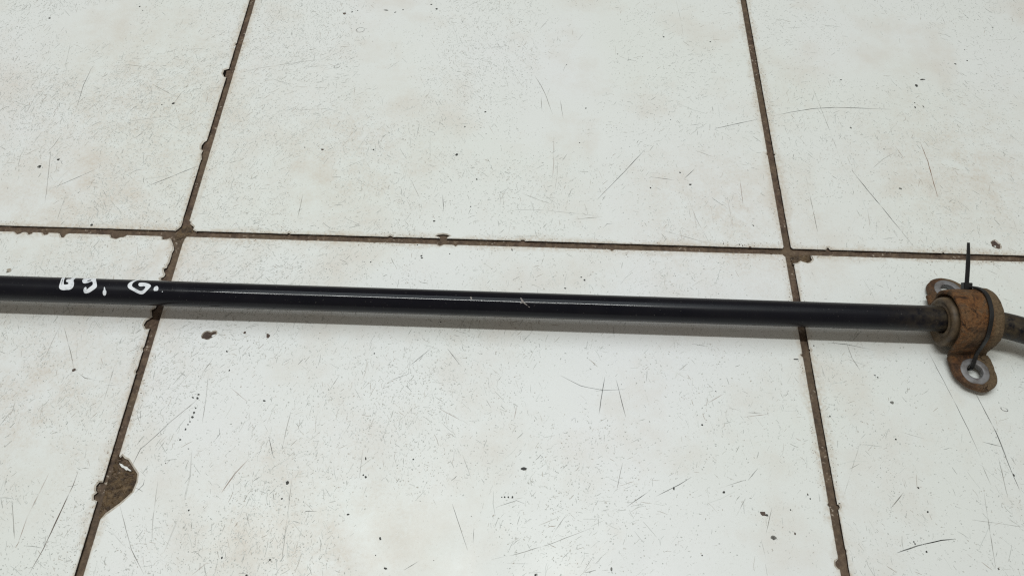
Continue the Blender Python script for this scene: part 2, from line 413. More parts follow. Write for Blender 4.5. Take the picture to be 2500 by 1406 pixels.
# holes knocked through the glaze: {tile: [outline]}
PITS = {
 (0, -1): [[(0.03107,-0.07624),(0.03121,-0.07453),(0.03214,-0.07291),(0.03390,-0.07199),(0.03591,-0.07216),(0.03650,-0.07282),(0.03741,-0.07199),(0.03904,-0.07144),(0.04040,-0.07213),(0.04079,-0.07383),(0.03993,-0.07532),(0.03828,-0.07671),(0.03715,-0.07748),(0.03648,-0.07835),(0.03472,-0.07829),(0.03307,-0.07774),(0.03196,-0.07766)]],
 (1, 0): [[(0.54221,0.01235),(0.54402,0.01383),(0.54588,0.01460),(0.54724,0.01366),(0.54817,0.01200),(0.54898,0.01119),(0.54895,0.00866),(0.54792,0.00667),(0.54667,0.00676),(0.54492,0.00712),(0.54344,0.00805),(0.54243,0.00899),(0.54228,0.01095)]],
}
FRAGMENTS = {(0, -1): [[(0.03743,-0.07541),(0.03813,-0.07465),(0.03965,-0.07411),(0.03980,-0.07453),(0.03919,-0.07547),(0.03847,-0.07610),(0.03771,-0.07613)],
                       [(0.00366,-0.15741),(0.00540,-0.15781),(0.00699,-0.15893),(0.00868,-0.15922),(0.01007,-0.16045),(0.01152,-0.16110),(0.01135,-0.16192),(0.00953,-0.16117),(0.00874,-0.16143),(0.00713,-0.16021),(0.00574,-0.15979),(0.00446,-0.15855)]],
             (1, 0): [[(0.54368,0.00931),(0.54517,0.00965),(0.54520,0.00853),(0.54464,0.00858)]]}

def outline(i, j, chips, fine):
    x0, x1 = i * S + JOINT / 2, (i + 1) * S - JOINT / 2
    y0, y1 = j * S + JOINT / 2, (j + 1) * S - JOINT / 2
    L = x1 - x0; per = 4 * L
    def at(s):
        s %= per
        if s < L: return (x0 + s, y0)
        if s < 2 * L: return (x1, y0 + s - L)
        if s < 3 * L: return (x1 - (s - 2 * L), y1)
        return (x0, y1 - (s - 3 * L))
    def param(p):
        c = [(abs(p[1] - y0), p[0] - x0), (abs(p[0] - x1), L + p[1] - y0), (abs(p[1] - y1), 2 * L + x1 - p[0]), (abs(p[0] - x0), 3 * L + y1 - p[1])]
        return min(c)[1] % per
    step = 0.0012 if fine else 0.012
    nn = int(per / step); items = []
    rc = 0.0007
    for k in range(nn):
        s = per * k / nn; x, y = at(s)
        # small wobble and corner rounding
        cs = s % L; dc = min(cs, L - cs)
        if dc < rc * 0.9: continue
        nrm = [(0, 1), (-1, 0), (0, -1), (1, 0)][int(s / L) % 4]
        wob = 0.0 if not fine else 0.00010 * noise.noise((x * 300, y * 300, 7.0)) + 0.00018 * max(0.0, noise.noise((x * 90, y * 90, 2.0)) - 0.35) * 3
        bite = 0.0
        if fine:
            q = noise.noise((x * 420 + 9, y * 420, 11.0 + i))
            if q > 0.52: bite = (q - 0.52) * 0.0035
        items.append((s, (x + nrm[0] * (wob + bite), y + nrm[1] * (wob + bite), 1 if bite > 0.0002 else 0)))
    for ch, fixed in chips:
        pa, pb = param(ch[0]), param(ch[-1])
        if not fixed:
            mid = param(((ch[0][0] + ch[-1][0]) / 2, (ch[0][1] + ch[-1][1]) / 2)); e = at(mid)
            dx, dy = e[0] - (ch[0][0] + ch[-1][0]) / 2, e[1] - (ch[0][1] + ch[-1][1]) / 2
            ch = [(a + dx, b + dy) for a, b in ch]
        d = (pb - pa) % per
        if d > per / 2: ch = ch[::-1]; pa, pb = pb, pa; d = (pb - pa) % per
        items = [t for t in items if not ((t[0] - pa) % per <= d + 0.0004)]
        for q, p in enumerate(ch):
            items.append(((pa + d * (q / (len(ch) - 1))) % per, (p[0], p[1], 1)))
    items.sort(key=lambda t: t[0])
    return [t[1] for t in items]

# ---- wear marks: ground-in scratches and specks, one mesh per tile
def blend(c, a, g=(0.765, 0.79, 0.765)):
    return tuple(g[k] + (c[k] - g[k]) * a for k in range(3))
class Marks:
    def __init__(self, rng): self.V = []; self.F = []; self.C = []; self.r = rng
    def stroke(self, pts, w, col, alpha, dash=0.0, wob=0.00012, solid=False):
        r = self.r; z = r.uniform(0.00003, 0.00011)
        dense = []
        for a, b in zip(pts[:-1], pts[1:]):
            d = math.hypot(b[0] - a[0], b[1] - a[1]); m = max(1, int(d / 0.004))
            for q in range(m):
                t = q / m; dense.append((a[0] + (b[0] - a[0]) * t, a[1] + (b[1] - a[1]) * t))
        dense.append(pts[-1]); n = len(dense)
        if n < 2: return
        base = len(self.V); al = alpha
        for i, p in enumerate(dense):
            a, b = dense[max(i - 1, 0)], dense[min(i + 1, n - 1)]
            tx, ty = b[0] - a[0], b[1] - a[1]; L = math.hypot(tx, ty) or 1e-9
            nx, ny = -ty / L, tx / L
            end = min(i, n - 1 - i) / max(1, (n - 1) / 2)
            ww = w * (0.45 + 0.55 * min(1, end * 2.5)) * r.uniform(0.65, 1.25) / 2
            off = r.uniform(-wob, wob) if n > 3 else 0
            al = alpha * (0.35 + 0.65 * min(1, end * 2.2)) * r.uniform(0.55, 1.15)
            if dash and r.random() < dash: al *= 0.12
            if solid: al = 1.0
            for sg in (-1, 1):
                self.V.append((p[0] + nx * (off + sg * ww), p[1] + ny * (off + sg * ww), z)); self.C.append((*col, min(1, al)))
        for i in range(n - 1):
            q = base + 2 * i; self.F.append((q, q + 2, q + 3, q + 1))
    def spot(self, x, y, rx, ry, ang, col, alpha, n=9, rag=0.25):
        r = self.r; z = r.uniform(0.00003, 0.00011); b = len(self.V); c, s = math.cos(ang), math.sin(ang)
        for k in range(n):
            t = 2 * math.pi * k / n; q = 1 + r.uniform(-rag, rag)
            u, v = rx * q * math.cos(t), ry * q * math.sin(t)
            self.V.append((x + c * u - s * v, y + s * u + c * v, z)); self.C.append((*col, alpha))
        self.F.append(tuple(range(b, b + n)))
    def build(self, parent, cx, cy):
        me = bpy.data.meshes.new('scratches')
        me.from_pydata([(x - cx, y - cy, z) for x, y, z in self.V], [], self.F)
        at = me.color_attributes.new('wear', 'FLOAT_COLOR', 'POINT')
        at.data.foreach_set('color', [c for q in self.C for c in q])
        me.materials.append(M['wear']); me.update()
        o = bpy.data.objects.new('scratches', me); COL.objects.link(o); o.parent = parent
        o['kind'] = 'stuff'
        return o

GREY, DARK, RUSTY, TAN = (0.12, 0.105, 0.08), (0.030, 0.030, 0.028), (0.22, 0.105, 0.05), (0.30, 0.25, 0.18)
# long scratches: (outline on the floor, darkness, width mm, colour, dash)
LINES = [
 ([(0.36776,0.10619),(0.38148,0.11069),(0.40032,0.11661)], .85, .4, DARK, .1),
 ([(0.41202,0.12029),(0.42570,0.12446),(0.44315,0.12880),(0.46028,0.13067),(0.47858,0.13052),(0.50139,0.13013)], .85, .4, DARK, .2),
 ([(0.44474,0.16326),(0.44916,0.12820),(0.45325,0.09479),(0.45494,0.07655),(0.45926,0.06557)], .4, .3, GREY, .4),
 ([(0.46105,0.07044),(0.46702,0.05675),(0.47689,0.03586),(0.48983,0.00699)], .8, .4, DARK, .15),
 ([(0.42736,0.06442),(0.42755,0.03409),(0.42775,0.01038)], .55, .35, GREY, .3),
 ([(0.51577,0.09785),(0.51699,0.08069),(0.51641,0.06034),(0.51618,0.04779)], .8, .5, RUSTY, .1),
 ([(0.51674,0.08332),(0.52107,0.08310)], .7, .5, RUSTY, 0),
 ([(0.49657,0.09405),(0.50053,0.08273)], .6, .4, RUSTY, .1),
 ([(0.47601,0.07283),(0.48505,0.08141),(0.49530,0.08824)], .4, .3, GREY, .1),
 ([(0.27922,0.03785),(0.28510,0.04551),(0.29954,0.06384),(0.31517,0.08474)], .8, .35, DARK, .05),
 ([(0.24918,0.09474),(0.24931,0.06908),(0.24797,0.05064)], .4, .3, RUSTY, .3),
 ([(0.25221,0.07862),(0.25168,0.05806),(0.24920,0.03642)], .3, .3, GREY, .3),
 ([(0.22753,0.04165),(0.24042,0.03610),(0.24865,0.03289)], .5, .3, GREY, .1),
 ([(0.24177,0.04146),(0.25232,0.03302)], .4, .3, GREY, .1),
 ([(0.21693,0.02757),(0.24335,0.02783),(0.26298,0.02611),(0.28532,0.02382)], .4, .3, GREY, .45),
 ([(0.26350,0.02098),(0.28252,0.02372)], .45, .3, GREY, .1),
 ([(0.28282,0.01422),(0.28570,0.01804),(0.29072,0.01856)], .55, .35, DARK, 0),
 ([(0.22187,0.00536),(0.23808,0.00627)], .55, .3, DARK, .1),
 ([(0.32423,0.01335),(0.35317,0.00475)], .45, .3, GREY, .1),
 ([(0.34169,0.04470),(0.34670,0.02431),(0.35435,0.00282)], .3, .3, GREY, .2),
 ([(0.34048,0.05798),(0.34972,0.06825)], .5, .35, DARK, .1),
 ([(0.31811,0.05936),(0.33381,0.05738)], .6, .35, DARK, .1),
 ([(0.35118,0.08490),(0.36472,0.07892)], .4, .35, GREY, .1),
 ([(0.35499,0.09120),(0.35738,0.08820)], .85, .5, DARK, 0),
 ([(0.38041,0.06272),(0.38015,0.04113),(0.37967,0.03237)], .35, .4, RUSTY, .2),
 ([(0.23405,0.15541),(0.23924,0.14479),(0.24310,0.13432),(0.24816,0.11588)], .6, .35, GREY, .1),
 ([(0.23940,0.13292),(0.24020,0.11886)], .5, .35, GREY, .1),
 ([(0.25393,0.13011),(0.25607,0.11171)], .55, .35, GREY, .1),
 ([(0.23709,0.20655),(0.24456,0.21884)], .5, .3, GREY, 0),
 ([(0.34944,0.24656),(0.35158,0.22192),(0.35218,0.20052)], .3, .3, GREY, .2),
 ([(0.26756,0.19453),(0.27425,0.20653)], .4, .3, GREY, .1),
 ([(0.25581,0.16017),(0.26128,0.17777)], .4, .3, GREY, .1),
 ([(-0.10602,0.10528),(-0.10859,0.13274),(-0.10808,0.14923),(-0.10692,0.15369)], .6, .35, DARK, .15),
 ([(-0.12902,0.15287),(-0.13309,0.17714)], .3, .3, GREY, .1),
 ([(-0.14195,0.10111),(-0.14110,0.11968)], .4, .3, GREY, .2),
 ([(-0.14263,0.13490),(-0.14076,0.14978)], .35, .3, GREY, .2),
 ([(-0.05667,0.13552),(-0.03820,0.12475)], .5, .35, GREY, 0),
 ([(-0.08582,0.15581),(-0.06662,0.15343),(-0.05426,0.14773)], .45, .4, GREY, .1),
 ([(-0.04160,0.17323),(-0.02588,0.17519)], .4, .3, GREY, .1),
 ([(-0.08683,0.15711),(-0.08829,0.16875)], .5, .35, GREY, .1),
 ([(-0.03216,0.12792),(-0.03517,0.11776)], .6, .4, DARK, 0),
 ([(-0.10148,0.03335),(-0.09512,0.03752),(-0.07505,0.05173)], .65, .35, DARK, .05),
 ([(-0.10025,0.02139),(-0.10290,0.03330),(-0.11192,0.06840)], .5, .35, GREY, .1),
 ([(-0.11424,0.06565),(-0.11127,0.07264),(-0.10911,0.08319)], .45, .35, GREY, .1),
 ([(-0.03510,0.03790),(-0.00721,0.05530),(-0.00262,0.05807)], .65, .35, DARK, .05),
 ([(-0.08722,0.00706),(-0.08806,0.02745),(-0.08759,0.03385)], .45, .35, GREY, .1),
 ([(-0.08727,0.01561),(-0.07856,0.02008)], .4, .3, GREY, .1),
 ([(-0.01007,0.01977),(-0.00624,0.03500)], .45, .35, GREY, .1),
 ([(-0.06729,0.09741),(-0.03002,0.10483)], .35, .3, GREY, .2),
 ([(-0.12976,0.05123),(-0.13196,0.06387)], .45, .3, GREY, .1),
 ([(0.07535,0.01595),(0.07560,0.03582)], .5, .35, GREY, .1),
 ([(0.14931,0.05070),(0.15719,0.03416)], .4, .3, GREY, .1),
 ([(0.17247,0.03825),(0.17402,0.02568)], .6, .35, DARK, .1),
 ([(0.14920,0.08796),(0.15033,0.10460)], .45, .3, GREY, .1),
 ([(0.08825,0.03699),(0.09276,0.04108)], .5, .35, GREY, 0),
 ([(0.10333,0.06154),(0.11525,0.06871)], .35, .3, GREY, .1),
 ([(0.03665,0.03088),(0.04258,0.02688)], .7, .4, DARK, 0),
 ([(0.05780,0.11316),(0.08192,0.11565)], .35, .3, GREY, .15),
 ([(0.17922,0.03144),(0.18494,0.03060)], .4, .3, GREY, 0),
 ([(0.00891,0.15009),(0.02030,0.15491),(0.04153,0.16057),(0.07230,0.16799)], .4, .35, GREY, .1),
 ([(0.05269,0.15700),(0.07601,0.16053)], .35, .3, GREY, .1),
 ([(0.07113,0.15504),(0.07932,0.15755)], .5, .3, RUSTY, 0),
 ([(0.04169,-0.09192),(0.03787,-0.10023)], .5, .35, GREY, .1),
 ([(0.04171,-0.10171),(0.04423,-0.12086),(0.04518,-0.13304)], .4, .3, GREY, .1),
 ([(0.02349,-0.13554),(0.03014,-0.12775),(0.03848,-0.11821)], .55, .3, GREY, .1),
 ([(0.05713,-0.10971),(0.06899,-0.11820)], .45, .3, RUSTY, .1),
 ([(0.05429,-0.14339),(0.05695,-0.13837),(0.05564,-0.13469)], .65, .45, DARK, .1),
 ([(0.08543,-0.13888),(0.09071,-0.15161)], .6, .35, DARK, .1),
 ([(0.09467,-0.14640),(0.09467,-0.13733),(0.09569,-0.12166)], .4, .3, GREY, .2),
 ([(0.11609,-0.10926),(0.12093,-0.09870)], .45, .3, GREY, .1),
 ([(0.15248,-0.10110),(0.16292,-0.09671)], .7, .35, DARK, .05),
 ([(0.07707,-0.08125),(0.07802,-0.08624)], .8, .45, DARK, 0),
 ([(0.01445,-0.07293),(0.02335,-0.06627)], .5, .35, GREY, .1),
 ([(0.16242,-0.09173),(0.17459,-0.07925)], .6, .3, DARK, .1),
 ([(0.18444,-0.07919),(0.19407,-0.09101)], .75, .35, DARK, .05),
 ([(0.16420,-0.09205),(0.16760,-0.09627)], .6, .35, DARK, 0),
 ([(0.21034,-0.11229),(0.21297,-0.11660)], .9, .5, DARK, 0),
 ([(0.21086,-0.09774),(0.21117,-0.10439)], .7, .35, DARK, 0),
 ([(0.25411,-0.09463),(0.26642,-0.10116),(0.27986,-0.10361),(0.29265,-0.10237)], .6, .3, DARK, .15),
 ([(0.28110,-0.09477),(0.27909,-0.10521),(0.27679,-0.11902)], .75, .35, DARK, .05),
 ([(0.28752,-0.09509),(0.29263,-0.12026)], .65, .35, DARK, .05),
 ([(0.28962,-0.14746),(0.28552,-0.16401)], .5, .35, GREY, .15),
 ([(0.18104,-0.11770),(0.19684,-0.12583)], .4, .3, RUSTY, .1),
 ([(0.19325,-0.14955),(0.19332,-0.14401)], .7, .4, DARK, 0),
 ([(0.22865,-0.11425),(0.22679,-0.12455)], .5, .35, RUSTY, .05),
 ([(0.19815,-0.14578),(0.20361,-0.15867)], .45, .3, GREY, .15),
 ([(0.20335,-0.15040),(0.20357,-0.15797)], .5, .3, GREY, .1),
 ([(0.19121,-0.15979),(0.19846,-0.16118)], .6, .35, DARK, 0),
 ([(0.26561,-0.10673),(0.26946,-0.11025)], .5, .35, GREY, 0),
 ([(0.26985,-0.13059),(0.27502,-0.13339)], .4, .3, GREY, .1),
 ([(0.21931,-0.17467),(0.22985,-0.17092),(0.23421,-0.17259)], .6, .35, DARK, .05),
 ([(0.21743,-0.20282),(0.23135,-0.19940),(0.24823,-0.19392),(0.27319,-0.18375)], .45, .3, GREY, .2),
 ([(0.24888,-0.19197),(0.25107,-0.18690),(0.25734,-0.17787)], .45, .3, GREY, .2),
 ([(0.29088,-0.17248),(0.29911,-0.16653),(0.30337,-0.16364)], .6, .35, DARK, .1),
 ([(0.30781,-0.16578),(0.32085,-0.15912),(0.32813,-0.15444)], .7, .4, DARK, .25),
 ([(0.34227,-0.16047),(0.35992,-0.15453)], .45, .3, GREY, .1),
 ([(0.35983,-0.15523),(0.36626,-0.14819)], .7, .35, DARK, 0),
 ([(0.35111,-0.17515),(0.35753,-0.16478)], .5, .35, GREY, .1),
 ([(0.36602,-0.18456),(0.37143,-0.16953)], .45, .3, GREY, .1),
 ([(0.36297,-0.18748),(0.36416,-0.19685)], .35, .3, GREY, .1),
 ([(0.26637,-0.20765),(0.27175,-0.19931)], .45, .3, GREY, .1),
 ([(0.22582,-0.20464),(0.23783,-0.20424)], .4, .3, GREY, .2),
 ([(0.34166,-0.10959),(0.35206,-0.10296)], .45, .35, RUSTY, .1),
 ([(0.35397,-0.11227),(0.35964,-0.11336)], .55, .4, GREY, .1),
 ([(0.36430,-0.11474),(0.37297,-0.11469)], .55, .35, GREY, 0),
 ([(0.36203,-0.11762),(0.37626,-0.11535)], .5, .35, RUSTY, 0),
 ([(0.36610,-0.11185),(0.36856,-0.10762)], .5, .4, GREY, 0),
 ([(0.33528,-0.07056),(0.34524,-0.07219)], .65, .35, DARK, 0),
 ([(0.41979,-0.06677),(0.43175,-0.06777),(0.44536,-0.07039)], .75, .35, DARK, .05),
 ([(0.43161,-0.06579),(0.43304,-0.07695),(0.43645,-0.08507)], .5, .4, GREY, .2),
 ([(0.48097,-0.07083),(0.48843,-0.10245),(0.49230,-0.12073),(0.49488,-0.13735)], .6, .35, DARK, .1),
 ([(0.50259,-0.09671),(0.50803,-0.12219),(0.50993,-0.13684)], .75, .4, DARK, .1),
 ([(0.49839,-0.12797),(0.50894,-0.13056)], .75, .35, DARK, 0),
 ([(0.52145,-0.11848),(0.52491,-0.11961)], .85, .4, DARK, 0),
 ([(0.43504,-0.19214),(0.44670,-0.18812),(0.46076,-0.18463),(0.46872,-0.18372)], .92, .55, DARK, 0),
 ([(0.50815,-0.12343),(0.51043,-0.14778),(0.51243,-0.16022)], .65, .4, DARK, .1),
 ([(0.49445,-0.14145),(0.49637,-0.15363)], .45, .35, GREY, .1),
 ([(0.49131,-0.15704),(0.48950,-0.17093),(0.48618,-0.19844)], .5, .4, GREY, .35),
 ([(0.50495,-0.13797),(0.50373,-0.16052)], .5, .35, GREY, .1),
 ([(0.50395,-0.16596),(0.50318,-0.17689)], .45, .3, GREY, .1),
 ([(0.45333,-0.12381),(0.46553,-0.12737)], .45, .3, GREY, .1),
 ([(0.43685,-0.16845),(0.44617,-0.15903)], .5, .4, GREY, 0),
 ([(0.46974,-0.14845),(0.47421,-0.15438)], .35, .3, GREY, .1),
 ([(0.48042,-0.17302),(0.50787,-0.17607)], .4, .3, GREY, .15),
 ([(0.41121,-0.16433),(0.42822,-0.12963)], .3, .3, GREY, .3),
 ([(-0.02652,-0.21909),(-0.02309,-0.20495),(-0.02017,-0.18433),(-0.01833,-0.17108),(-0.01795,-0.16291)], .75, .6, (0.10, 0.06, 0.04), .3),
 ([(-0.01663,-0.15526),(-0.01735,-0.14998)], .55, .8, GREY, .2),
 ([(-0.01633,-0.11984),(-0.01629,-0.10933),(-0.01664,-0.09477)], .5, .5, GREY, .5),
 ([(-0.03778,-0.20545),(-0.03764,-0.18893),(-0.03399,-0.16439)], .4, .6, RUSTY, .3),
 ([(-0.04904,-0.18126),(-0.04042,-0.20061)], .45, .4, GREY, .1),
 ([(0.01156,-0.15859),(0.01354,-0.14893),(0.01995,-0.14112),(0.02697,-0.13140)], .65, .35, DARK, .1),
 ([(0.01755,-0.17400),(0.02084,-0.16929),(0.02070,-0.16628)], .85, .5, DARK, 0),
 ([(0.01069,-0.18037),(0.01598,-0.18999),(0.02409,-0.20422),(0.03433,-0.21644)], .5, .35, GREY, .1),
 ([(0.00505,-0.19036),(0.01959,-0.20245)], .25, .5, GREY, .25),
 ([(0.03680,-0.21512),(0.03106,-0.18661),(0.02807,-0.16439)], .3, .35, GREY, .3),
 ([(-0.05593,-0.07252),(-0.04526,-0.09108),(-0.04069,-0.10051)], .4, .4, GREY, .1),
 ([(-0.06078,-0.09520),(-0.05873,-0.07261)], .35, .3, GREY, .1),
 ([(-0.04051,-0.10105),(-0.03215,-0.10615),(-0.01743,-0.10884)], .55, .35, GREY, .1),
 ([(0.06508,-0.17331),(0.07050,-0.16131),(0.07677,-0.15232)], .55, .6, RUSTY, .25),
 ([(0.06284,-0.15087),(0.06589,-0.14763)], .65, .45, DARK, 0),
 ([(0.06284,-0.15087),(0.06385,-0.15228)], .6, .45, DARK, 0),
 ([(0.14115,-0.16266),(0.14092,-0.14507)], .4, .3, GREY, .2),
 ([(0.10315,-0.16091),(0.10471,-0.18986),(0.10594,-0.21219)], .38, .35, GREY, .1),
 ([(0.11324,-0.18206),(0.11414,-0.18069),(0.12003,-0.18072)], .65, .35, DARK, 0),
 ([(0.08206,-0.17569),(0.08527,-0.16895)], .45, .3, GREY, 0),
 ([(0.08110,-0.18203),(0.08511,-0.19052)], .6, .4, GREY, 0),
 ([(0.19430,-0.17394),(0.20447,-0.19881)], .6, .35, DARK, .1),
 ([(0.20702,-0.18576),(0.20710,-0.19466)], .6, .35, DARK, .05),
 ([(0.17120,-0.20980),(0.17900,-0.20474)], .55, .35, DARK, .05),
 ([(0.07030,-0.20331),(0.07172,-0.20665)], .8, .9, RUSTY, 0),
 ([(0.07016,-0.20268),(0.07497,-0.19845)], .45, .4, GREY, .1),
 ([(0.07433,-0.20254),(0.07549,-0.20079)], .6, .4, DARK, 0),
 ([(0.05986,-0.21580),(0.07012,-0.20543)], .35, .6, RUSTY, .3),
 ([(0.04180,-0.20511),(0.04591,-0.18188),(0.04572,-0.16356),(0.04317,-0.14840)], .16, .9, GREY, .4),
 ([(0.34053,-0.11376),(0.34075,-0.11401)], .1, .3, GREY, 0),
 ([(-0.04287,-0.11658),(-0.04178,-0.11392)], .7, .9, (0.10, 0.06, 0.04), 0),
 ([(-0.04345,-0.10734),(-0.04235,-0.10462)], .7, .9, (0.10, 0.06, 0.04), .2),
 ([(-0.04315,-0.12309),(-0.04135,-0.11966)], .6, .8, (0.10, 0.06, 0.04), .2),
 ([(-0.05286,-0.11033),(-0.05081,-0.10759)], .5, .8, (0.10, 0.06, 0.04), .2),
 ([(-0.04162,-0.10379),(-0.04018,-0.10131)], .8, .8, (0.10, 0.06, 0.04), 0),
 ([(-0.03845,-0.09498),(-0.03450,-0.09153)], .45, .6, (0.10, 0.06, 0.04), .3),
 ([(-0.04067,-0.12686),(-0.04007,-0.12427)], .6, .9, (0.10, 0.06, 0.04), .2),
 ([(0.33487,0.01540),(0.33602,0.00217)], .35, .35, RUSTY, .2),
 ([(0.36975,0.04429),(0.37090,0.01669)], .14, .7, RUSTY, .4),
 ([(0.34525,0.03987),(0.34644,0.00583)], .11, .8, RUSTY, .4),
 ([(0.35767,0.03681),(0.35845,0.00297)], .11, .8, RUSTY, .4),
 ([(0.46525,0.03371),(0.46361,0.02000)], .35, .4, RUSTY, .1),
 ([(0.46907,0.01185),(0.47908,0.01387)], .6, .35, DARK, .1),
]
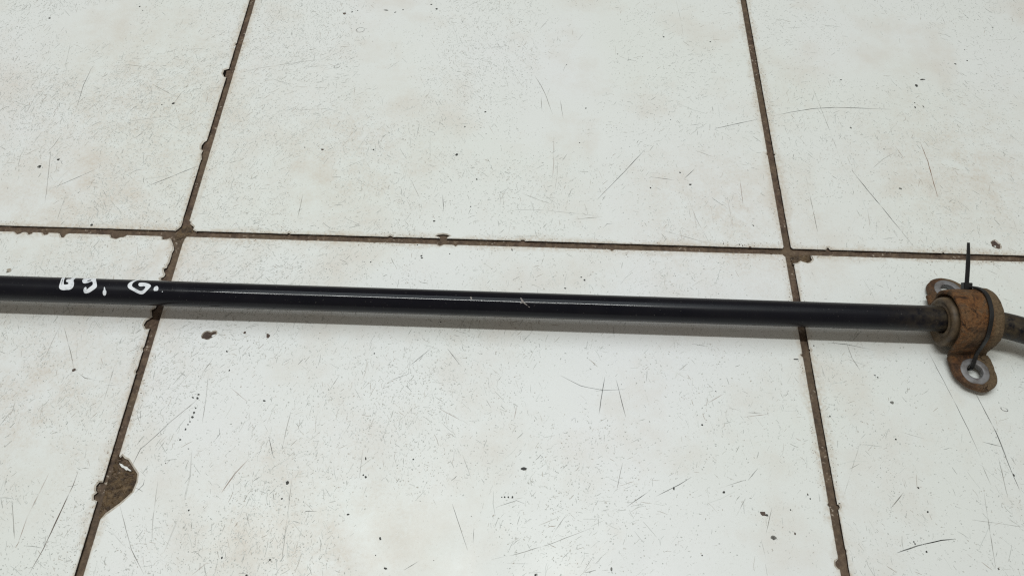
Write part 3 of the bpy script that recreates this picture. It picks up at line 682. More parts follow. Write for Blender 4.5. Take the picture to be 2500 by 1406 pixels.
SPOTS = [
 ([(0.07810,0.21934)], 0.00135, 0.00129, 0, (0.085, 0.05, 0.036), 0.78),
 ([(0.08416,0.22153)], 0.00068, 0.00065, 0, DARK, 0.78),
 ([(0.08829,0.22317)], 0.00049, 0.00052, 0, DARK, 0.78),
 ([(0.11161,0.22454)], 0.00202, 0.00062, -.15, DARK, 0.78),
 ([(0.11923,0.22238)], 0.00090, 0.00052, .6, DARK, 0.78),
 ([(0.12527,0.22556)], 0.00056, 0.00065, 0, DARK, 0.78),
 ([(0.14779,0.23286)], 0.00090, 0.00065, 0, DARK, 0.78),
 ([(0.15261,0.22758)], 0.00101, 0.00103, .5, DARK, 0.78),
 ([(-0.15919,0.20499)], 0.00101, 0.00078, .5, DARK, 0.78),
 ([(-0.09037,0.22131)], 0.00068, 0.00078, 0, DARK, 0.78),
 ([(-0.08668,0.21652)], 0.00045, 0.00039, .4, DARK, 0.78),
 ([(-0.03577,0.11650)], 0.00112, 0.00091, .7, DARK, 0.78),
 ([(-0.04400,0.11495)], 0.00049, 0.00052, 0, DARK, 0.78),
 ([(-0.11498,0.05325)], 0.00124, 0.00129, 0, DARK, 0.78),
 ([(-0.10378,0.06000)], 0.00112, 0.00103, .4, DARK, 0.78),
 ([(-0.06251,0.00490)], 0.00090, 0.00091, 0, DARK, 0.78),
 ([(0.17962,0.07484)], 0.00112, 0.00091, .8, DARK, 0.78),
 ([(0.19526,0.05309)], 0.00063, 0.00067, 0, DARK, 0.78),
 ([(0.08268,0.07588)], 0.00101, 0.00091, 0, (0.085, 0.05, 0.036), 0.78),
 ([(0.11948,0.07722)], 0.00059, 0.00062, 0, DARK, 0.78),
 ([(0.18381,0.10143)], 0.00056, 0.00057, 0, DARK, 0.78),
 ([(0.19813,0.11649)], 0.00079, 0.00060, .5, DARK, 0.78),
 ([(0.16834,0.01621)], 0.00079, 0.00057, 0, DARK, 0.78),
 ([(0.19237,0.02912)], 0.00045, 0.00052, 0, DARK, 0.78),
 ([(0.33629,0.20179)], 0.00079, 0.00065, 0, DARK, 0.78),
 ([(0.37307,0.19757)], 0.00063, 0.00057, 0, DARK, 0.78),
 ([(0.29893,0.18099)], 0.00049, 0.00052, 0, DARK, 0.78),
 ([(0.27293,0.12294)], 0.00068, 0.00057, .6, DARK, 0.78),
 ([(0.26793,0.08919)], 0.00045, 0.00041, 0, DARK, 0.78),
 ([(0.34501,0.05379)], 0.00101, 0.00067, .2, DARK, 0.78),
 ([(0.33865,0.06415)], 0.00079, 0.00052, -.7, DARK, 0.78),
 ([(0.31698,0.04989)], 0.00056, 0.00065, 0, DARK, 0.78),
 ([(0.38487,0.02023)], 0.00068, 0.00041, -.8, DARK, 0.78),
 ([(0.37362,0.00449)], 0.00056, 0.00057, 0, DARK, 0.78),
 ([(0.37570,0.00358)], 0.00068, 0.00036, 1.7, (0.085, 0.05, 0.036), 0.78),
 ([(0.38073,0.00245)], 0.00090, 0.00067, 0, (0.085, 0.05, 0.036), 0.78),
 ([(0.53242,0.16216)], 0.00202, 0.00078, .15, DARK, 0.78),
 ([(0.52616,0.15545)], 0.00112, 0.00129, 0, DARK, 0.78),
 ([(0.56205,0.18002)], 0.00090, 0.00060, -.8, DARK, 0.78),
 ([(0.57232,0.18400)], 0.00059, 0.00062, 0, DARK, 0.78),
 ([(0.57353,0.19586)], 0.00045, 0.00041, 0, DARK, 0.78),
 ([(0.46950,0.15939)], 0.00101, 0.00047, .2, DARK, 0.78),
 ([(0.60297,0.22276)], 0.00068, 0.00044, 0, DARK, 0.78),
 ([(0.52077,0.13747)], 0.00049, 0.00047, 0, DARK, 0.78),
 ([(0.52001,0.13288)], 0.00059, 0.00103, 0, DARK, 0.78),
 ([(0.52637,0.13394)], 0.00045, 0.00103, .3, (0.16, 0.155, 0.14), 0.7),
 ([(0.46780,0.11066)], 0.00079, 0.00078, 0, (0.16, 0.155, 0.14), 0.7),
 ([(0.49187,0.05548)], 0.00112, 0.00088, 0, (0.16, 0.155, 0.14), 0.7),
 ([(0.48796,0.09104)], 0.00045, 0.00047, 0, DARK, 0.78),
 ([(0.36592,-0.17354)], 0.00158, 0.00129, -.3, (0.085, 0.05, 0.036), 0.78),
 ([(0.36784,-0.17436)], 0.00090, 0.00065, 0, DARK, 0.78),
 ([(0.36976,-0.18639)], 0.00169, 0.00116, 0, (0.16, 0.155, 0.14), 0.7),
 ([(0.36973,-0.18661)], 0.00068, 0.00103, 0, DARK, 0.78),
 ([(0.34549,-0.16244)], 0.00090, 0.00062, .3, DARK, 0.78),
 ([(0.31770,-0.16131)], 0.00054, 0.00088, 0, DARK, 0.78),
 ([(0.23350,-0.15294)], 0.00169, 0.00093, .15, DARK, 0.78),
 ([(0.22159,-0.16938)], 0.00036, 0.00036, 0, DARK, 0.78),
 ([(0.22319,-0.16933)], 0.00049, 0.00052, 0, DARK, 0.78),
 ([(0.22524,-0.16926)], 0.00045, 0.00052, 0, DARK, 0.78),
 ([(0.22752,-0.16918)], 0.00054, 0.00067, 0, DARK, 0.78),
 ([(0.28141,-0.20570)], 0.00059, 0.00103, 0, (0.16, 0.155, 0.14), 0.7),
 ([(0.24120,-0.20994)], 0.00090, 0.00078, 0, DARK, 0.78),
 ([(0.10118,-0.16541)], 0.00101, 0.00103, .7, DARK, 0.78),
 ([(0.14458,-0.16067)], 0.00079, 0.00067, 0, DARK, 0.78),
 ([(0.14305,-0.15955)], 0.00045, 0.00052, 0, DARK, 0.78),
 ([(0.15667,-0.19398)], 0.00059, 0.00088, .4, DARK, 0.78),
 ([(0.16134,-0.20930)], 0.00101, 0.00052, -.2, DARK, 0.78),
 ([(0.07351,-0.20680)], 0.00054, 0.00062, 0, DARK, 0.78),
 ([(0.09927,-0.20699)], 0.00049, 0.00052, 0, DARK, 0.78),
 ([(0.13759,-0.18169)], 0.00079, 0.00052, .2, DARK, 0.78),
 ([(0.09961,-0.17442)], 0.00054, 0.00057, 0, DARK, 0.78),
 ([(0.08847,-0.21525)], 0.00068, 0.00078, 0, DARK, 0.78),
 ([(0.04967,-0.18242)], 0.00049, 0.00052, 0, DARK, 0.78),
 ([(0.14321,-0.15006)], 0.00045, 0.00103, .3, DARK, 0.78),
 ([(0.17033,-0.14961)], 0.00049, 0.00052, 0, DARK, 0.78),
 ([(0.05773,-0.07257)], 0.00079, 0.00103, 0, (0.085, 0.05, 0.036), 0.78),
 ([(0.07268,-0.07433)], 0.00124, 0.00168, .3, (0.085, 0.05, 0.036), 0.78),
 ([(0.04939,-0.08584)], 0.00068, 0.00052, -.8, DARK, 0.78),
 ([(0.05365,-0.09833)], 0.00045, 0.00067, 0, DARK, 0.78),
 ([(0.07853,-0.11709)], 0.00090, 0.00047, 0, DARK, 0.78),
 ([(0.13999,-0.08408)], 0.00045, 0.00047, 0, DARK, 0.78),
 ([(0.45140,-0.10529)], 0.00112, 0.00098, 0, (0.16, 0.155, 0.14), 0.7),
 ([(0.33700,-0.12329)], 0.00059, 0.00057, 0, DARK, 0.78),
 ([(0.41278,-0.11537)], 0.00049, 0.00052, 0, DARK, 0.78),
 ([(0.44858,-0.12819)], 0.00049, 0.00052, 0, DARK, 0.78),
 ([(0.44477,-0.08803)], 0.00045, 0.00052, 0, DARK, 0.78),
 ([(0.44623,-0.08933)], 0.00049, 0.00052, 0, DARK, 0.78),
 ([(0.41102,-0.06934)], 0.00045, 0.00052, 0, DARK, 0.78),
 ([(0.39843,-0.07898)], 0.00158, 0.00039, 0, DARK, 0.78),
 ([(-0.10511,-0.03273)], 0.00158, 0.00168, .5, (0.40, 0.34, 0.27), 0.7),
 ([(-0.10572,-0.03401)], 0.00090, 0.00052, .5, (0.16, 0.155, 0.14), 0.7),
 ([(0.03882,-0.11455)], 0.00068, 0.00062, 0, DARK, 0.78),
 ([(0.03865,-0.11690)], 0.00063, 0.00088, .6, DARK, 0.78),
 ([(0.03586,-0.11648)], 0.00090, 0.00041, -.6, DARK, 0.78),
 ([(0.03917,-0.12309)], 0.00045, 0.00052, 0, DARK, 0.78),
 ([(0.03889,-0.12592)], 0.00068, 0.00072, 0, DARK, 0.78),
 ([(0.03860,-0.12873)], 0.00068, 0.00088, .6, DARK, 0.78),
 ([(0.03784,-0.13153)], 0.00045, 0.00052, 0, DARK, 0.78),
 ([(0.03708,-0.13332)], 0.00040, 0.00052, 0, DARK, 0.78),
 ([(0.03639,-0.13634)], 0.00054, 0.00072, 0, DARK, 0.78),
 ([(0.03486,-0.14258)], 0.00059, 0.00052, .6, DARK, 0.78),
 ([(-0.04043,-0.10132)], 0.00112, 0.00103, .5, (0.085, 0.05, 0.036), 0.78),
 ([(0.26765,-0.02487)], 0.00068, 0.00041, -.2, DARK, 0.78),
 ([(0.26975,-0.02697)], 0.00076, 0.00067, -.5, DARK, 0.78),
 ([(0.25724,-0.03358)], 0.00076, 0.00047, -.2, DARK, 0.78),
 ([(0.16232,-0.01213)], 0.00090, 0.00052, .6, DARK, 0.78),
 ([(0.16273,-0.01372)], 0.00076, 0.00052, 0, DARK, 0.78),
 ([(0.18085,-0.00986)], 0.00040, 0.00047, 0, DARK, 0.78),
 ([(0.15878,-0.00349)], 0.00045, 0.00047, 0, DARK, 0.78),
 ([(0.22194,-0.00516)], 0.00040, 0.00103, .3, DARK, 0.78),
 ([(0.17894,-0.06083)], 0.00049, 0.00047, 0, DARK, 0.78),
 ([(0.00170,-0.05675)], 0.00040, 0.00047, 0, DARK, 0.78),
 ([(0.04341,-0.06119)], 0.00036, 0.00041, 0, DARK, 0.78),
 ([(0.12941,-0.01810)], 0.00045, 0.00052, 0, DARK, 0.78),
 ([(0.45503,-0.15619)], 0.00049, 0.00062, .4, DARK, 0.78),
 ([(0.45708,-0.16956)], 0.00059, 0.00052, 0, DARK, 0.78),
 ([(0.44565,-0.18600)], 0.00040, 0.00047, 0, DARK, 0.78),
 ([(0.44606,-0.18707)], 0.00040, 0.00047, 0, DARK, 0.78),
 ([(0.45130,-0.19096)], 0.00054, 0.00062, 0, DARK, 0.78),
 ([(0.39225,-0.16223)], 0.00040, 0.00047, 0, DARK, 0.78),
 ([(0.39325,-0.16448)], 0.00040, 0.00047, 0, DARK, 0.78),
 ([(0.38137,-0.17100)], 0.00040, 0.00047, 0, DARK, 0.78),
 ([(0.51088,-0.14706)], 0.00054, 0.00078, .3, DARK, 0.78),
 ([(0.48765,-0.19859)], 0.00049, 0.00057, 0, DARK, 0.78),
 ([(0.33021,-0.19693)], 0.00045, 0.00041, 0, DARK, 0.78),
 ([(0.38189,-0.18381)], 0.00049, 0.00072, 0, (0.085, 0.05, 0.036), 0.78),
]
RINGS = [([(0.09363,0.20066)], 0.0034, 0.0026, 0.3), ([(0.08096,0.15938)], 0.0026, 0.0016, 0.6), ([(0.51704,-0.10743)], 0.0010, 0.0020, 1.2)]

tiles = {}; marks = {}
for i in COLS:
    for j in ROWS:
        vis = (i, j) in CHIPS
        cx, cy = (i + 0.5) * S, (j + 0.5) * S
        out = outline(i, j, CHIPS.get((i, j), []), vis)
        out = [(x - cx, y - cy, f) for x, y, f in out]
        pits = [[(x - cx, y - cy) for x, y in h] for h in PITS.get((i, j), [])]
        V, F, T = plate(out, pits, 0.0, -0.006, (0.00035, 0.0014), (0.00028, 0.0006))
        t = link_mesh('tile', V, F, [M['glaze'], M['lip'], M['side']], floor, [(0, 0, 2, 1)[k] for k in T], loc=(cx, cy, random.uniform(-0.00012, 0.00012)))
        tiles[i, j] = t
        for h in pits:
            if poly_area(h) < 0: h = h[::-1]
            n = len(h); inn = inset(h, [random.uniform(0.0003, 0.0011) for _ in h]); c = (sum(a for a, _ in h) / n, sum(b for _, b in h) / n)
            VV = [(x, y, 0.00002) for x, y in h] + [(x, y, -0.0006) for x, y in inn] + [(c[0] + (x - c[0]) * 0.55, c[1] + (y - c[1]) * 0.55, -0.0008 + random.uniform(-0.0002, 0.0003)) for x, y in inn] + [(c[0], c[1], -0.0009)]
            FF = []; mm = []
            for a in range(n):
                b = (a + 1) % n
                FF += [(a, b, n + b, n + a), (n + a, n + b, 2 * n + b, 2 * n + a), (2 * n + a, 2 * n + b, 3 * n)]; mm += [0, 1, 1]
            link_mesh('chip', VV, FF, [M['lip'], M['clay']], t, mm)
        for fr in FRAGMENTS.get((i, j), []):
            pl = [(x - cx, y - cy, 0) for x, y in fr]
            VV, FF, _ = plate(pl, [], -0.0001, -0.0012, (0.0001, 0.0001), (0.0002, 0.0002))
            link_mesh('glaze_fragment', VV, FF, [M['glaze']], t)
        rng = random.Random(1000 + i * 37 + j * 101)
        mk = Marks(rng); marks[i, j] = mk
        inside = HALF - 0.002
        dens = {(-1, 0): 1.25, (0, 0): 1.0, (1, 0): 0.45, (-1, -1): 1.35, (0, -1): 1.0, (1, -1): 0.5}.get((i, j), 0.25)
        bites = [c for c, _ in CHIPS.get((i, j), []) if len(c) > 4] + PITS.get((i, j), [])
        boxes = [(min(p[0] for p in b) - 0.001, max(p[0] for p in b) + 0.001, min(p[1] for p in b) - 0.001, max(p[1] for p in b) + 0.001, b) for b in bites]
        def in_hole(x, y):
            return any(b[0] < x < b[1] and b[2] < y < b[3] for b in boxes)
        def dmap(x, y):
            b = 0.56 + 1.15 * noise.noise((x * 13, y * 13, 5.0)) + 0.6 * noise.noise((x * 42, y * 42, 6.0))
            if (i, j) in ((0, 0), (0, -1)): b *= 1.25 - 1.0 * (x - i * S) / S
            return b
        for _ in range(int(62000 * dens)):
            x = cx + rng.uniform(-inside, inside); y = cy + rng.uniform(-inside, inside)
            if rng.random() > dmap(x, y): continue
            if in_hole(x, y): continue
            kind = rng.random(); g = rng.uniform(0.06, 0.16); colr = (g * 1.06, g, g * 0.82)
            if rng.random() < 0.30: colr = (0.26, 0.17, 0.105)
            if kind < 0.60:
                rr = rng.uniform(0.00012, 0.00034); mk.spot(x, y, rr * rng.uniform(1, 2.4), rr, rng.uniform(0, 3.14), blend(colr, rng.uniform(0.10, 0.52)), 1.0, 5)
            else:
                L = min(0.024, rng.lognormvariate(math.log(0.0017), 0.72)); a = 1.35 + 2.2 * noise.noise((x * 8, y * 8, 12.0)) + rng.gauss(0, 0.55) if rng.random() < 0.78 else rng.uniform(0, 3.14)
                cv = rng.gauss(0, 0.06); dx, dy = math.cos(a) * L / 2, math.sin(a) * L / 2
                p = [(x - dx, y - dy), (x - dy * cv, y + dx * cv), (x + dx, y + dy)] if L > 0.003 else [(x - dx, y - dy), (x + dx, y + dy)]
                if any(abs(q[0] - cx) > inside or abs(q[1] - cy) > inside for q in p): continue
                mk.stroke(p, rng.uniform(0.00016, 0.00036), blend(colr, (0.11 + 0.62 * rng.random() ** 1.5) * (1.0 if L < 0.008 else 0.7)), 1.0, 0.0, 0.00012, True)
        for _ in range(int(26 * dens)):
            x = cx + rng.uniform(-inside, inside); y = cy + rng.uniform(-inside, inside)
            rr = rng.uniform(0.00018, 0.0004); mk.spot(x, y, rr * rng.uniform(1, 1.6), rr, rng.uniform(0, 3.14), DARK, rng.uniform(0.5, 0.9), 7)
        # ragged dirt right along the tile edges
        if vis:
            for _ in range(1500):
                e = rng.choice((0, 1, 2, 3)); u = rng.uniform(-inside, inside); d = HALF - 0.0008 - abs(rng.gauss(0, 0.0022))
                x, y = [(u, -d), (d, u), (u, d), (-d, u)][e]
                if noise.noise(((cx + x) * 25, (cy + y) * 25, 9.0)) < 0.0: continue
                rr = rng.uniform(0.00008, 0.00028); mk.spot(cx + x, cy + y, rr * rng.uniform(1, 2.2), rr, rng.uniform(0, 3.14), rng.choice((TAN, (0.16, 0.12, 0.085), (0.2, 0.12, 0.08))), rng.uniform(0.25, 0.7), 6)

def owner(p):
    k = (math.floor(p[0] / S), math.floor(p[1] / S))
    return marks.get(k)
for pts, dk, w, colr, dash in LINES:
    mk = owner(pts[len(pts) // 2]); mk and mk.stroke(pts, w * 0.00105, colr, min(1.0, dk * 0.98), dash, 0.00009)
for p, rx, ry, ang, colr, al in SPOTS:
    mk = owner(p[0]); mk and mk.spot(p[0][0], p[0][1], rx, ry, ang, colr, al, 11, 0.22)
for p, rx, ry, ang in RINGS:
    mk = owner(p[0]); q = p[0]
    pr = [(q[0] + rx * math.cos(t) * math.cos(ang) - ry * math.sin(t) * math.sin(ang), q[1] + rx * math.cos(t) * math.sin(ang) + ry * math.sin(t) * math.cos(ang)) for t in [k * math.pi / 12 for k in range(26)]]
    mk.stroke(pr, 0.00035, (0.07, 0.06, 0.055), 0.95, 0.1, 0.00003)
for k, mk in marks.items():
    mk.build(tiles[k], (k[0] + 0.5) * S, (k[1] + 0.5) * S)

# ---------------------------------------------------------------- anti-roll bar
BR, ZC = 0.00775, 0.0185
def bar_y(x): return -0.0565 - 0.00218 * (x + 0.092)
def bar_path():
    xs, xe, Rb = -0.40, 0.4925, 0.12
    base = math.atan(-0.00218); right = []; left = []
    cx_, cy_ = xe, bar_y(xe) - Rb
    for k in range(25):
        a = math.radians(62) * k / 24; right.append((cx_ + Rb * math.sin(a), cy_ + Rb * math.cos(a)))
    d = (math.cos(math.radians(62)), -math.sin(math.radians(62)))
    for k in range(1, 11): right.append((right[24][0] + d[0] * 0.02 * k, right[24][1] + d[1] * 0.02 * k))
    cy2 = bar_y(xs) - Rb
    for k in range(25):
        a = math.radians(62) * k / 24; left.append((xs - Rb * math.sin(a), cy2 + Rb * math.cos(a)))
    for k in range(1, 11): left.append((left[24][0] - d[0] * 0.02 * k, left[24][1] + d[1] * 0.02 * k))
    mid = [(xs + (xe - xs) * k / 60, bar_y(xs + (xe - xs) * k / 60)) for k in range(1, 60)]
    return left[::-1] + mid + right
path = bar_path(); rings = []; n = len(path)
for i, (x, y) in enumerate(path):
    a, b = path[max(i - 1, 0)], path[min(i + 1, n - 1)]
    t = Vector((b[0] - a[0], b[1] - a[1], 0)).normalized(); nn = Vector((-t.y, t.x, 0))
    e = min(i, n - 1 - i); wide, flat = 1.0, 1.0
    if e < 4: wide, flat = (1.2, 1.75, 1.8, 1.4)[e], (0.45, 0.55, 0.6, 0.8)[e]
    rings.append([Vector((x, y, ZC)) + nn * (BR * wide * math.cos(q)) + Vector((0, 0, BR * flat * math.sin(q))) for q in [2 * math.pi * k / 64 for k in range(64)]])
bar = bpy.data.objects.new('stabilizer_bar', None); COL.objects.link(bar)
bar.location = (0.2, bar_y(0.2), 0.0)
tag(bar, 'long black painted steel stabilizer bar with white handwriting lying across the tiles', 'car part')
def under(o, parent):
    o.parent = parent; o.matrix_parent_inverse = Matrix.Translation(-Vector(parent.location)); return o
V, F = sweep(rings)
under(link_mesh('rod', V, F, [M['bar']], None, smooth=True), bar)

def on_bar(s, a, lift):
    return Vector((s, bar_y(s) + (BR + lift) * math.cos(a), ZC + (BR + lift) * math.sin(a)))
def densify(p, step):
    out = []
    for i in range(len(p)):
        a, b = p[i], p[(i + 1) % len(p)]; d = math.hypot(b[0] - a[0], (b[1] - a[1]) * BR); m = max(1, int(d / step))
        for k in range(m): out.append((a[0] + (b[0] - a[0]) * k / m, a[1] + (b[1] - a[1]) * k / m))
    return out
def rounded(p, it=1):
    for _ in range(it):
        q = []
        for i in range(len(p)):
            a, b = p[i], p[(i + 1) % len(p)]
            q += [(a[0] * 0.75 + b[0] * 0.25, a[1] * 0.75 + b[1] * 0.25), (a[0] * 0.25 + b[0] * 0.75, a[1] * 0.25 + b[1] * 0.75)]
        p = q
    return p
def glyph(name, outer, holes, label, mat='paint', lift=0.00012):
    outer = densify(rounded(outer), 0.0004); holes = [densify(rounded(h), 0.0004) for h in holes]
    # interior points keep the paint on the curved surface
    import bmesh
    flat = [[(s, a * BR) for s, a in l] for l in [outer] + holes]
    loops = [[Vector((s, y, 0)) for s, y in l] for l in flat]
    allp = [p for l in flat for p in l]
    bm = bmesh.new(); vs = [bm.verts.new((s, y, 0)) for s, y in allp]
    for t in tessellate_polygon(loops):
        try: bm.faces.new([vs[k] for k in t])
        except ValueError: pass
    for _ in range(4):
        long_e = [e for e in bm.edges if e.calc_length() > 0.0007]
        if not long_e: break
        bmesh.ops.subdivide_edges(bm, edges=long_e, cuts=1)
        bmesh.ops.triangulate(bm, faces=bm.faces[:])
    for v in bm.verts: v.co = on_bar(v.co.x, v.co.y / BR, lift)
    bmesh.ops.recalc_face_normals(bm, faces=bm.faces[:])
    me = bpy.data.meshes.new(name); bm.to_mesh(me); bm.free(); me.materials.append(M[mat])
    o = bpy.data.objects.new(name, me); COL.objects.link(o); under(o, bar)
    if label: o['label'] = label
    return o
glyph('painted_letter', [(-0.05195,0.5274),(-0.05192,0.8353),(-0.05061,1.3330),(-0.05042,1.6422),(-0.05042,1.8713),(-0.04957,2.0308),(-0.04759,2.0941),(-0.04565,2.0502),(-0.04370,2.0421),(-0.04213,1.9092),(-0.04158,1.7198),(-0.04194,1.4746),(-0.04355,1.1476),(-0.04337,0.9153),(-0.04413,0.5273),(-0.04726,0.5274),(-0.04560,0.8902),(-0.04600,1.0283),(-0.04763,1.0426),(-0.04767,1.2897),(-0.04692,1.3858),(-0.04581,1.4268),(-0.04514,1.5343),(-0.04548,1.5987),(-0.04771,1.6615),(-0.04842,1.4634),(-0.04927,1.1257),(-0.05021,0.7643)],
      [[(-0.05041,1.1011),(-0.05000,1.0979),(-0.04883,1.6746),(-0.04915,1.6839)]], 'white hand-painted letter B nearest the left end')
glyph('painted_digit', [(-0.03781,1.2555),(-0.03837,0.9984),(-0.03840,0.6958),(-0.03716,0.5269),(-0.03490,0.5276),(-0.03320,0.5276),(-0.03200,0.5270),(-0.03011,1.0416),(-0.02864,1.3560),(-0.02749,1.6557),(-0.02772,1.8105),(-0.02921,1.9814),(-0.03138,2.1876),(-0.03422,2.3082),(-0.03515,2.1675),(-0.03535,1.9892),(-0.03497,1.8233),(-0.03408,1.7630),(-0.03353,1.8541),(-0.03354,1.9816),(-0.03313,1.9619),(-0.03169,1.7715),(-0.03057,1.6300),(-0.03037,1.5036),(-0.03130,1.2690),(-0.03222,1.2475),(-0.03367,1.4080),(-0.03513,1.4839),(-0.03664,1.4469)],
      [[(-0.03509,1.1920),(-0.03453,1.0924),(-0.03323,1.0073),(-0.03262,1.0771),(-0.03296,1.1589),(-0.03426,1.2495)]], 'white hand-painted digit 9')
glyph('painted_comma', [(-0.02320,1.7529),(-0.02283,1.7245),(-0.02239,1.7872),(-0.02196,1.9690),(-0.02130,2.0381),(-0.02140,2.2537),(-0.02199,2.3848),(-0.02272,2.4143),(-0.02336,2.3536),(-0.02356,2.1907),(-0.02345,2.0292),(-0.02294,1.9551)], [], 'white hand-painted comma after the 9')
glyph('painted_letter', [(-0.00425,0.5271),(-0.00638,0.7048),(-0.00794,1.0378),(-0.00906,1.2919),(-0.00926,1.5274),(-0.00861,1.7069),(-0.00760,1.8164),(-0.00464,1.9863),(-0.00263,2.1210),(-0.00068,2.2024),(0.00099,2.1882),(0.00236,2.0466),(0.00407,1.7841),(0.00520,1.5198),(0.00438,1.3888),(0.00230,1.2482),(-0.00016,1.1783),(-0.00263,1.1953),(-0.00313,1.3082),(-0.00274,1.4727),(-0.00188,1.5756),(-0.00073,1.5907),(0.00111,1.5400),(0.00198,1.6186),(0.00155,1.7764),(0.00059,1.9099),(-0.00076,1.9519),(-0.00222,1.8854),(-0.00405,1.7632),(-0.00609,1.6363),(-0.00674,1.4711),(-0.00667,1.2502),(-0.00590,0.9791),(-0.00484,0.8101)], [], 'white hand-painted letter G')
glyph('painted_dot', [(0.00703,1.7138),(0.00733,1.5726),(0.00852,1.4812),(0.00954,1.5619),(0.01003,1.7579),(0.00964,1.8897),(0.00840,1.9132),(0.00728,1.8997)], [], 'white painted full stop after the G')
glyph('paint_speck', [(0.01226,1.9258),(0.01257,1.9027),(0.01294,1.9375),(0.01275,1.9887),(0.01242,1.9829)], [], None)
glyph('scrape', [(0.22835,1.4973),(0.22904,1.4662),(0.23032,1.7415),(0.23140,1.9003),(0.23302,2.0747),(0.23285,2.1295),(0.23125,1.9920),(0.23018,1.8826),(0.22880,1.9797),(0.22837,1.9361),(0.22946,1.8162)], [], 'short pale scrape through the black paint', 'scar', 0.00009)
glyph('scrape', [(0.19819,1.5686),(0.19906,1.5377),(0.19978,1.7053),(0.19887,1.7742)], [], None, 'scar', 0.00009)
glyph('scrape', [(0.23310,2.1375),(0.23444,2.2042),(0.23428,2.2505),(0.23339,2.1905)], [], None, 'scar', 0.00009)

# ---------------------------------------------------------------- bracket with its rubber bushing
BC = Vector((0.4999, -0.0576, 0.0)); BA = math.radians(3.75)
bracket = bpy.data.objects.new('mounting_bracket', None); COL.objects.link(bracket)
bracket.location = BC; bracket.rotation_euler = (0, 0, BA)
tag(bracket, 'rusty two-eared steel bracket clamped over a rubber bushing on the bar', 'bracket')
EAR_T, EAR_B, HY = 0.0070, 0.0042, 0.0290
AR = 0.0182                                     # outer radius of the arch
def arch_profile():
    """outer line of the strap in (y, z) with outward normals, from the far ear over the arch to the near ear"""
    pr = []; f = 0.0030
    yr = AR + f
    for k in range(3): pr.append(((yr + 0.0030 - 0.0010 * k, EAR_T), (0, 1)))
    for k in range(7):
        a = math.radians(270 - 90 * k / 6)
        pr.append(((yr + f * math.cos(a), EAR_T + f + f * math.sin(a)), (-math.cos(a), -math.sin(a))))
    for k in range(37):
        a = math.pi * k / 36
        pr.append(((AR * math.cos(a), ZC + AR * math.sin(a)), (math.cos(a), math.sin(a))))
    half = pr[:10]
    return pr + [((-p[0], p[1]), (-q[0], q[1])) for p, q in half[::-1]]
def jitter(v, amp, sc, seed):
    return Vector(v) + noise.noise_vector(Vector(v) * sc + Vector((seed, 0, 0))) * amp
cross = []                                      # across the strap: (x, lift)
TH = 0.0026
xs_out = [-0.0148, -0.0144, -0.0134, -0.010, -0.006, -0.003, -0.001, 0.0004, 0.0018, 0.0032, 0.0048, 0.0063, 0.0078, 0.0090, 0.0099, 0.0103]
li_out = [-0.0009, -0.0002, 0.0, 0.00005, 0.0001, 0.0001, 0.0, -0.00015, 0.0001, 0.0003, 0.0006, 0.0008, 0.0008, 0.0005, 0.0001, -0.0007]
cross = list(zip(xs_out, li_out)) + [(0.0103, -TH + 0.0003), (0.0098, -TH), (-0.0143, -TH), (-0.0148, -TH + 0.0004)]
prof = arch_profile(); rings = []
for q, ((y, z), (ny, nz)) in enumerate(prof):
    lipf = max(0.0, min(1.0, (z - EAR_T) / 0.006))
    ring = []
    for x, l in cross:
        if x < -0.011: x += 0.0022 * (1 - max(0.0, min(1.0, (z - 0.008) / 0.012)))
        ll = l * (lipf if l > 0 else 1.0)
        ring.append(jitter((x, y + ny * ll, z + nz * ll), 0.00028, 330, 3.0) + noise.noise_vector(Vector((x, y, z)) * 110) * 0.00030)
    rings.append(ring)
V, F = sweep(rings)
HYF = 0.0278
def ear_y(sg): return HYF if sg > 0 else HY
def droop(y): return -max(0.0, y - 0.0195) * math.tan(math.radians(11))
def rounded_ear(sg):
    w, re = 0.0124, 0.0122; pts = []; HY = ear_y(sg); tip = 0.0105 if sg > 0 else 0.0122
    y0 = AR + 0.0006
    pts.append((-w - 0.0002, y0)); pts.append((w - 0.0008, y0))
    for k in range(1, 4): pts.append((w, y0 + (HY - y0) * k / 4))
    for k in range(25):
        a = math.pi * k / 24; rr = re + 0.0013 * math.sin(a) * math.cos(a) * 2 * 0.9 * (1 if sg < 0 else -0.3); pts.append((rr * math.cos(a), HY + rr / re * tip * math.sin(a)))
    for k in range(3, 0, -1): pts.append((-w, y0 + (HY - y0) * k / 4))
    dense = []
    for a, b in zip(pts, pts[1:] + pts[:1]):
        m = max(1, int(math.hypot(b[0] - a[0], b[1] - a[1]) / 0.0009))
        for k in range(m): dense.append((a[0] + (b[0] - a[0]) * k / m, a[1] + (b[1] - a[1]) * k / m))
    res = []
    for x, y in dense:
        y *= sg; x += 0.0030 * max(0.0, min(1.0, (y - 0.019) / 0.006)) if sg > 0 else 0.0; j = 0.00035 * noise.noise((x * 260, y * 260, 3.3)) + 0.00018 * noise.noise((x * 800, y * 800, 5.3))
        d = math.hypot(x, y - sg * HY) or 1; res.append((x + x / d * j, y + (y - sg * HY) / d * j, 0))
    hole = [((0.0030 if sg > 0 else 0.0) + 0.0078 * math.cos(t), sg * HY + 0.0078 * math.sin(t)) for t in [2 * math.pi * k / 36 for k in range(36)]]
    return res, hole
for sg in (1, -1):
    o_, h_ = rounded_ear(sg)
    v2, f2, _ = plate(o_, [h_], EAR_T + 0.0001, EAR_B, (0.0005, 0.0005), (0.0005, 0.0005), 0.0002, True)
    b = len(V); V += [Vector((p[0], p[1], p[2] + droop(p[1]))) for p in v2]; F += [tuple(k + b for k in q) for q in f2]
strap = link_mesh('clamp_strap', V, F, [M['rust']], bracket, smooth=True)
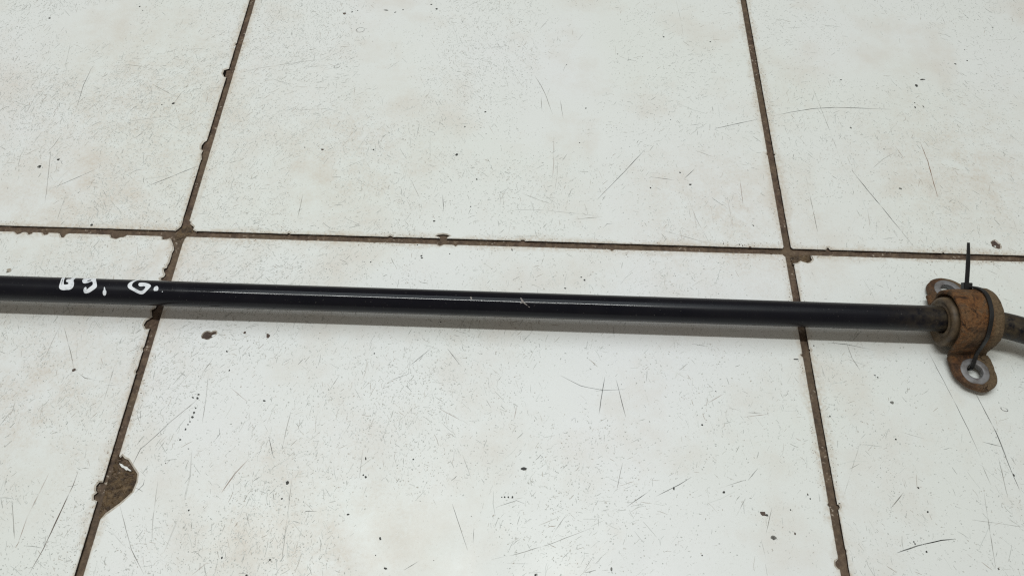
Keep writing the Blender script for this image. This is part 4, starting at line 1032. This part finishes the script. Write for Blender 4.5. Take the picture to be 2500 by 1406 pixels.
strap['label'] = 'rust-brown arched steel strap with two rounded ears'
for p in strap.data.polygons:
    if len(p.vertices) == 3: p.use_smooth = False

for sg, lab in ((1, 'bare grey steel ring round the far bolt hole'), (-1, 'bare grey steel ring round the near bolt hole')):
    prof_e = [(0.0047, EAR_B - 0.0006), (0.0046, EAR_T + 0.0001), (0.0049, EAR_T + 0.0005), (0.0058, EAR_T + 0.0005), (0.0077, EAR_T + 0.0004), (0.0084, EAR_T + 0.0002), (0.0086, EAR_T - 0.0003), (0.0080, EAR_T - 0.002), (0.0058, EAR_B - 0.0002), (0.0054, EAR_B - 0.0006)]
    N = 40; VV = []; FF = []
    for k in range(N):
        t = 2 * math.pi * k / N; c, s = math.cos(t), math.sin(t)
        for r, z in prof_e:
            w = 1 + (0.05 * noise.noise((c * 2.1, s * 2.1, 3.0 + sg)) if r > 0.006 else 0)
            yy = sg * ear_y(sg) + r * w * s; VV.append(((0.0030 if sg > 0 else 0.0) + r * w * c, yy, z + droop(yy) + 0.00010 * noise.noise((c * 4, s * 4, r * 500))))
    m = len(prof_e)
    for k in range(N):
        k2 = (k + 1) % N
        for q in range(m):
            q2 = (q + 1) % m; FF.append((k * m + q, k2 * m + q, k2 * m + q2, k * m + q2))
    e = link_mesh('bolt_eyelet', VV, FF, [M['zinc']], bracket, smooth=True); e['label'] = lab

def dsec(rho, n=56):
    b = rho + max(0.0, (rho - 0.010) / 0.0050) * (ZC - 0.0022 - 0.0150); out = []
    for k in range(n):
        t = 2 * math.pi * k / n; c, s = math.cos(t), math.sin(t)
        if s >= 0: out.append((rho * c, rho * s))
        else:
            e = 2 / (2 + 1.6 * max(0.0, min(1.0, (rho - 0.010) / 0.004)))
            out.append((rho * math.copysign(abs(c) ** e, c), -b * abs(s) ** e))
    return out
bp = [(-0.0150, 0.0076), (-0.0168, 0.0078), (-0.0175, 0.0083), (-0.0175, 0.0090), (-0.0171, 0.0095), (-0.0170, 0.0100), (-0.0175, 0.0109), (-0.0178, 0.0119), (-0.0175, 0.0129), (-0.0166, 0.0136), (-0.0155, 0.0139), (-0.0140, 0.0138),
      (-0.0100, 0.0140), (-0.0090, 0.0148), (0.0, 0.0150), (0.0090, 0.0148), (0.0105, 0.0144), (0.0118, 0.0143), (0.0126, 0.0136), (0.0130, 0.0122), (0.0138, 0.0102), (0.0136, 0.0078)]
rings = []
for x, rho in bp:
    rings.append([jitter((x, y, ZC + z), 0.00022, 240, 8.0) for y, z in dsec(rho)])
V, F = sweep(rings, False)
bush = link_mesh('bushing', V, F, [M['rubber']], bracket, smooth=True)
bush['label'] = 'dusty brown ribbed rubber bushing round the bar'

# ---------------------------------------------------------------- black cable tie threaded through the bracket
tie = bpy.data.objects.new('cable_tie', None); COL.objects.link(tie)
tie.location = BC; tie.rotation_euler = (0, 0, BA)
tag(tie, 'thin black plastic cable tie looped through the rusty bracket, its tail sticking up', 'cable tie')
def arc(x, deg, r=AR + 0.0014):
    a = math.radians(deg); return (x, r * math.cos(a), ZC + r * math.sin(a))
loop = [arc(-0.0008, 30), arc(0.0018, 40), arc(0.0032, 55), arc(0.0030, 77), arc(0.0018, 105), arc(0.0006, 128), arc(0.0002, 155, AR + 0.0012),
        (0.0003, -0.0205, 0.0145), (-0.0002, -0.0235, 0.0102), (-0.0010, -0.0258, 0.0084), (-0.0012, -0.0268, 0.0066), (-0.0012, -0.0266, 0.0038), (-0.001, -0.0238, 0.0013), (-0.001, -0.016, 0.0010), (0.0, 0.0, 0.0010), (0.0015, 0.016, 0.0010),
        (0.0022, 0.0240, 0.0013), (0.0022, 0.0262, 0.0038), (0.0034, 0.0250, 0.0075), (0.0020, 0.0205, 0.0165), (0.0008, 0.0186, 0.0240)]
sp = catmull(loop, 6)
def ribbon(sp, w, h, widths=None):
    rings = []
    for i, p in enumerate(sp):
        t = (sp[min(i + 1, len(sp) - 1)] - sp[max(i - 1, 0)]).normalized()
        x = Vector((1, 0, 0)); x = (x - t * x.dot(t)).normalized(); nn = x.cross(t).normalized()
        ww = (w if widths is None else widths[i]) / 2; c = min(0.3 * h, 0.3 * ww)
        rings.append([p + x * a + nn * b for a, b in ((-ww, -h / 2 + c), (-ww + c, -h / 2), (ww - c, -h / 2), (ww, -h / 2 + c), (ww, h / 2 - c), (ww - c, h / 2), (-ww + c, h / 2), (-ww, h / 2 - c))])
    return sweep(rings)
V, F = ribbon(sp, 0.0025, 0.0011)
link_mesh('tie_strap', V, F, [M['nylon']], tie)
hd = Vector((-0.0005, 0.0186, 0.0290)); td = Vector((0.0019, 0.0209, 0.0117)).normalized()
sp = [hd + td * (0.0005 + 0.0245 * k / 14) + Vector((0, 0, 0.0006 * math.sin(k / 14 * 3))) for k in range(15)]
V, F = ribbon(sp, 0.003, 0.0011, [0.0026 - 0.0011 * max(0, (k - 7) / 7) for k in range(15)])
link_mesh('tail', V, F, [M['nylon']], tie)
# ratchet head: a bevelled block with a raised collar
import bmesh
bm = bmesh.new(); bmesh.ops.create_cube(bm, size=1.0)
bmesh.ops.scale(bm, vec=(0.0052, 0.0044, 0.0038), verts=bm.verts)
top = [f for f in bm.faces if f.normal.y > 0.9]
r = bmesh.ops.inset_region(bm, faces=top, thickness=0.0008); bmesh.ops.translate(bm, verts=list({v for f in top for v in f.verts}), vec=(0, -0.0005, 0))
bmesh.ops.bevel(bm, geom=bm.edges[:], offset=0.0003, segments=2, affect='EDGES')
rot = Vector((0, 1, 0)).rotation_difference(td).to_matrix().to_4x4()
bmesh.ops.transform(bm, matrix=Matrix.Translation(hd - td * 0.0012) @ rot, verts=bm.verts)
me = bpy.data.meshes.new('ratchet_head'); bm.to_mesh(me); bm.free(); me.materials.append(M['nylon'])
ho = bpy.data.objects.new('ratchet_head', me); COL.objects.link(ho); ho.parent = tie
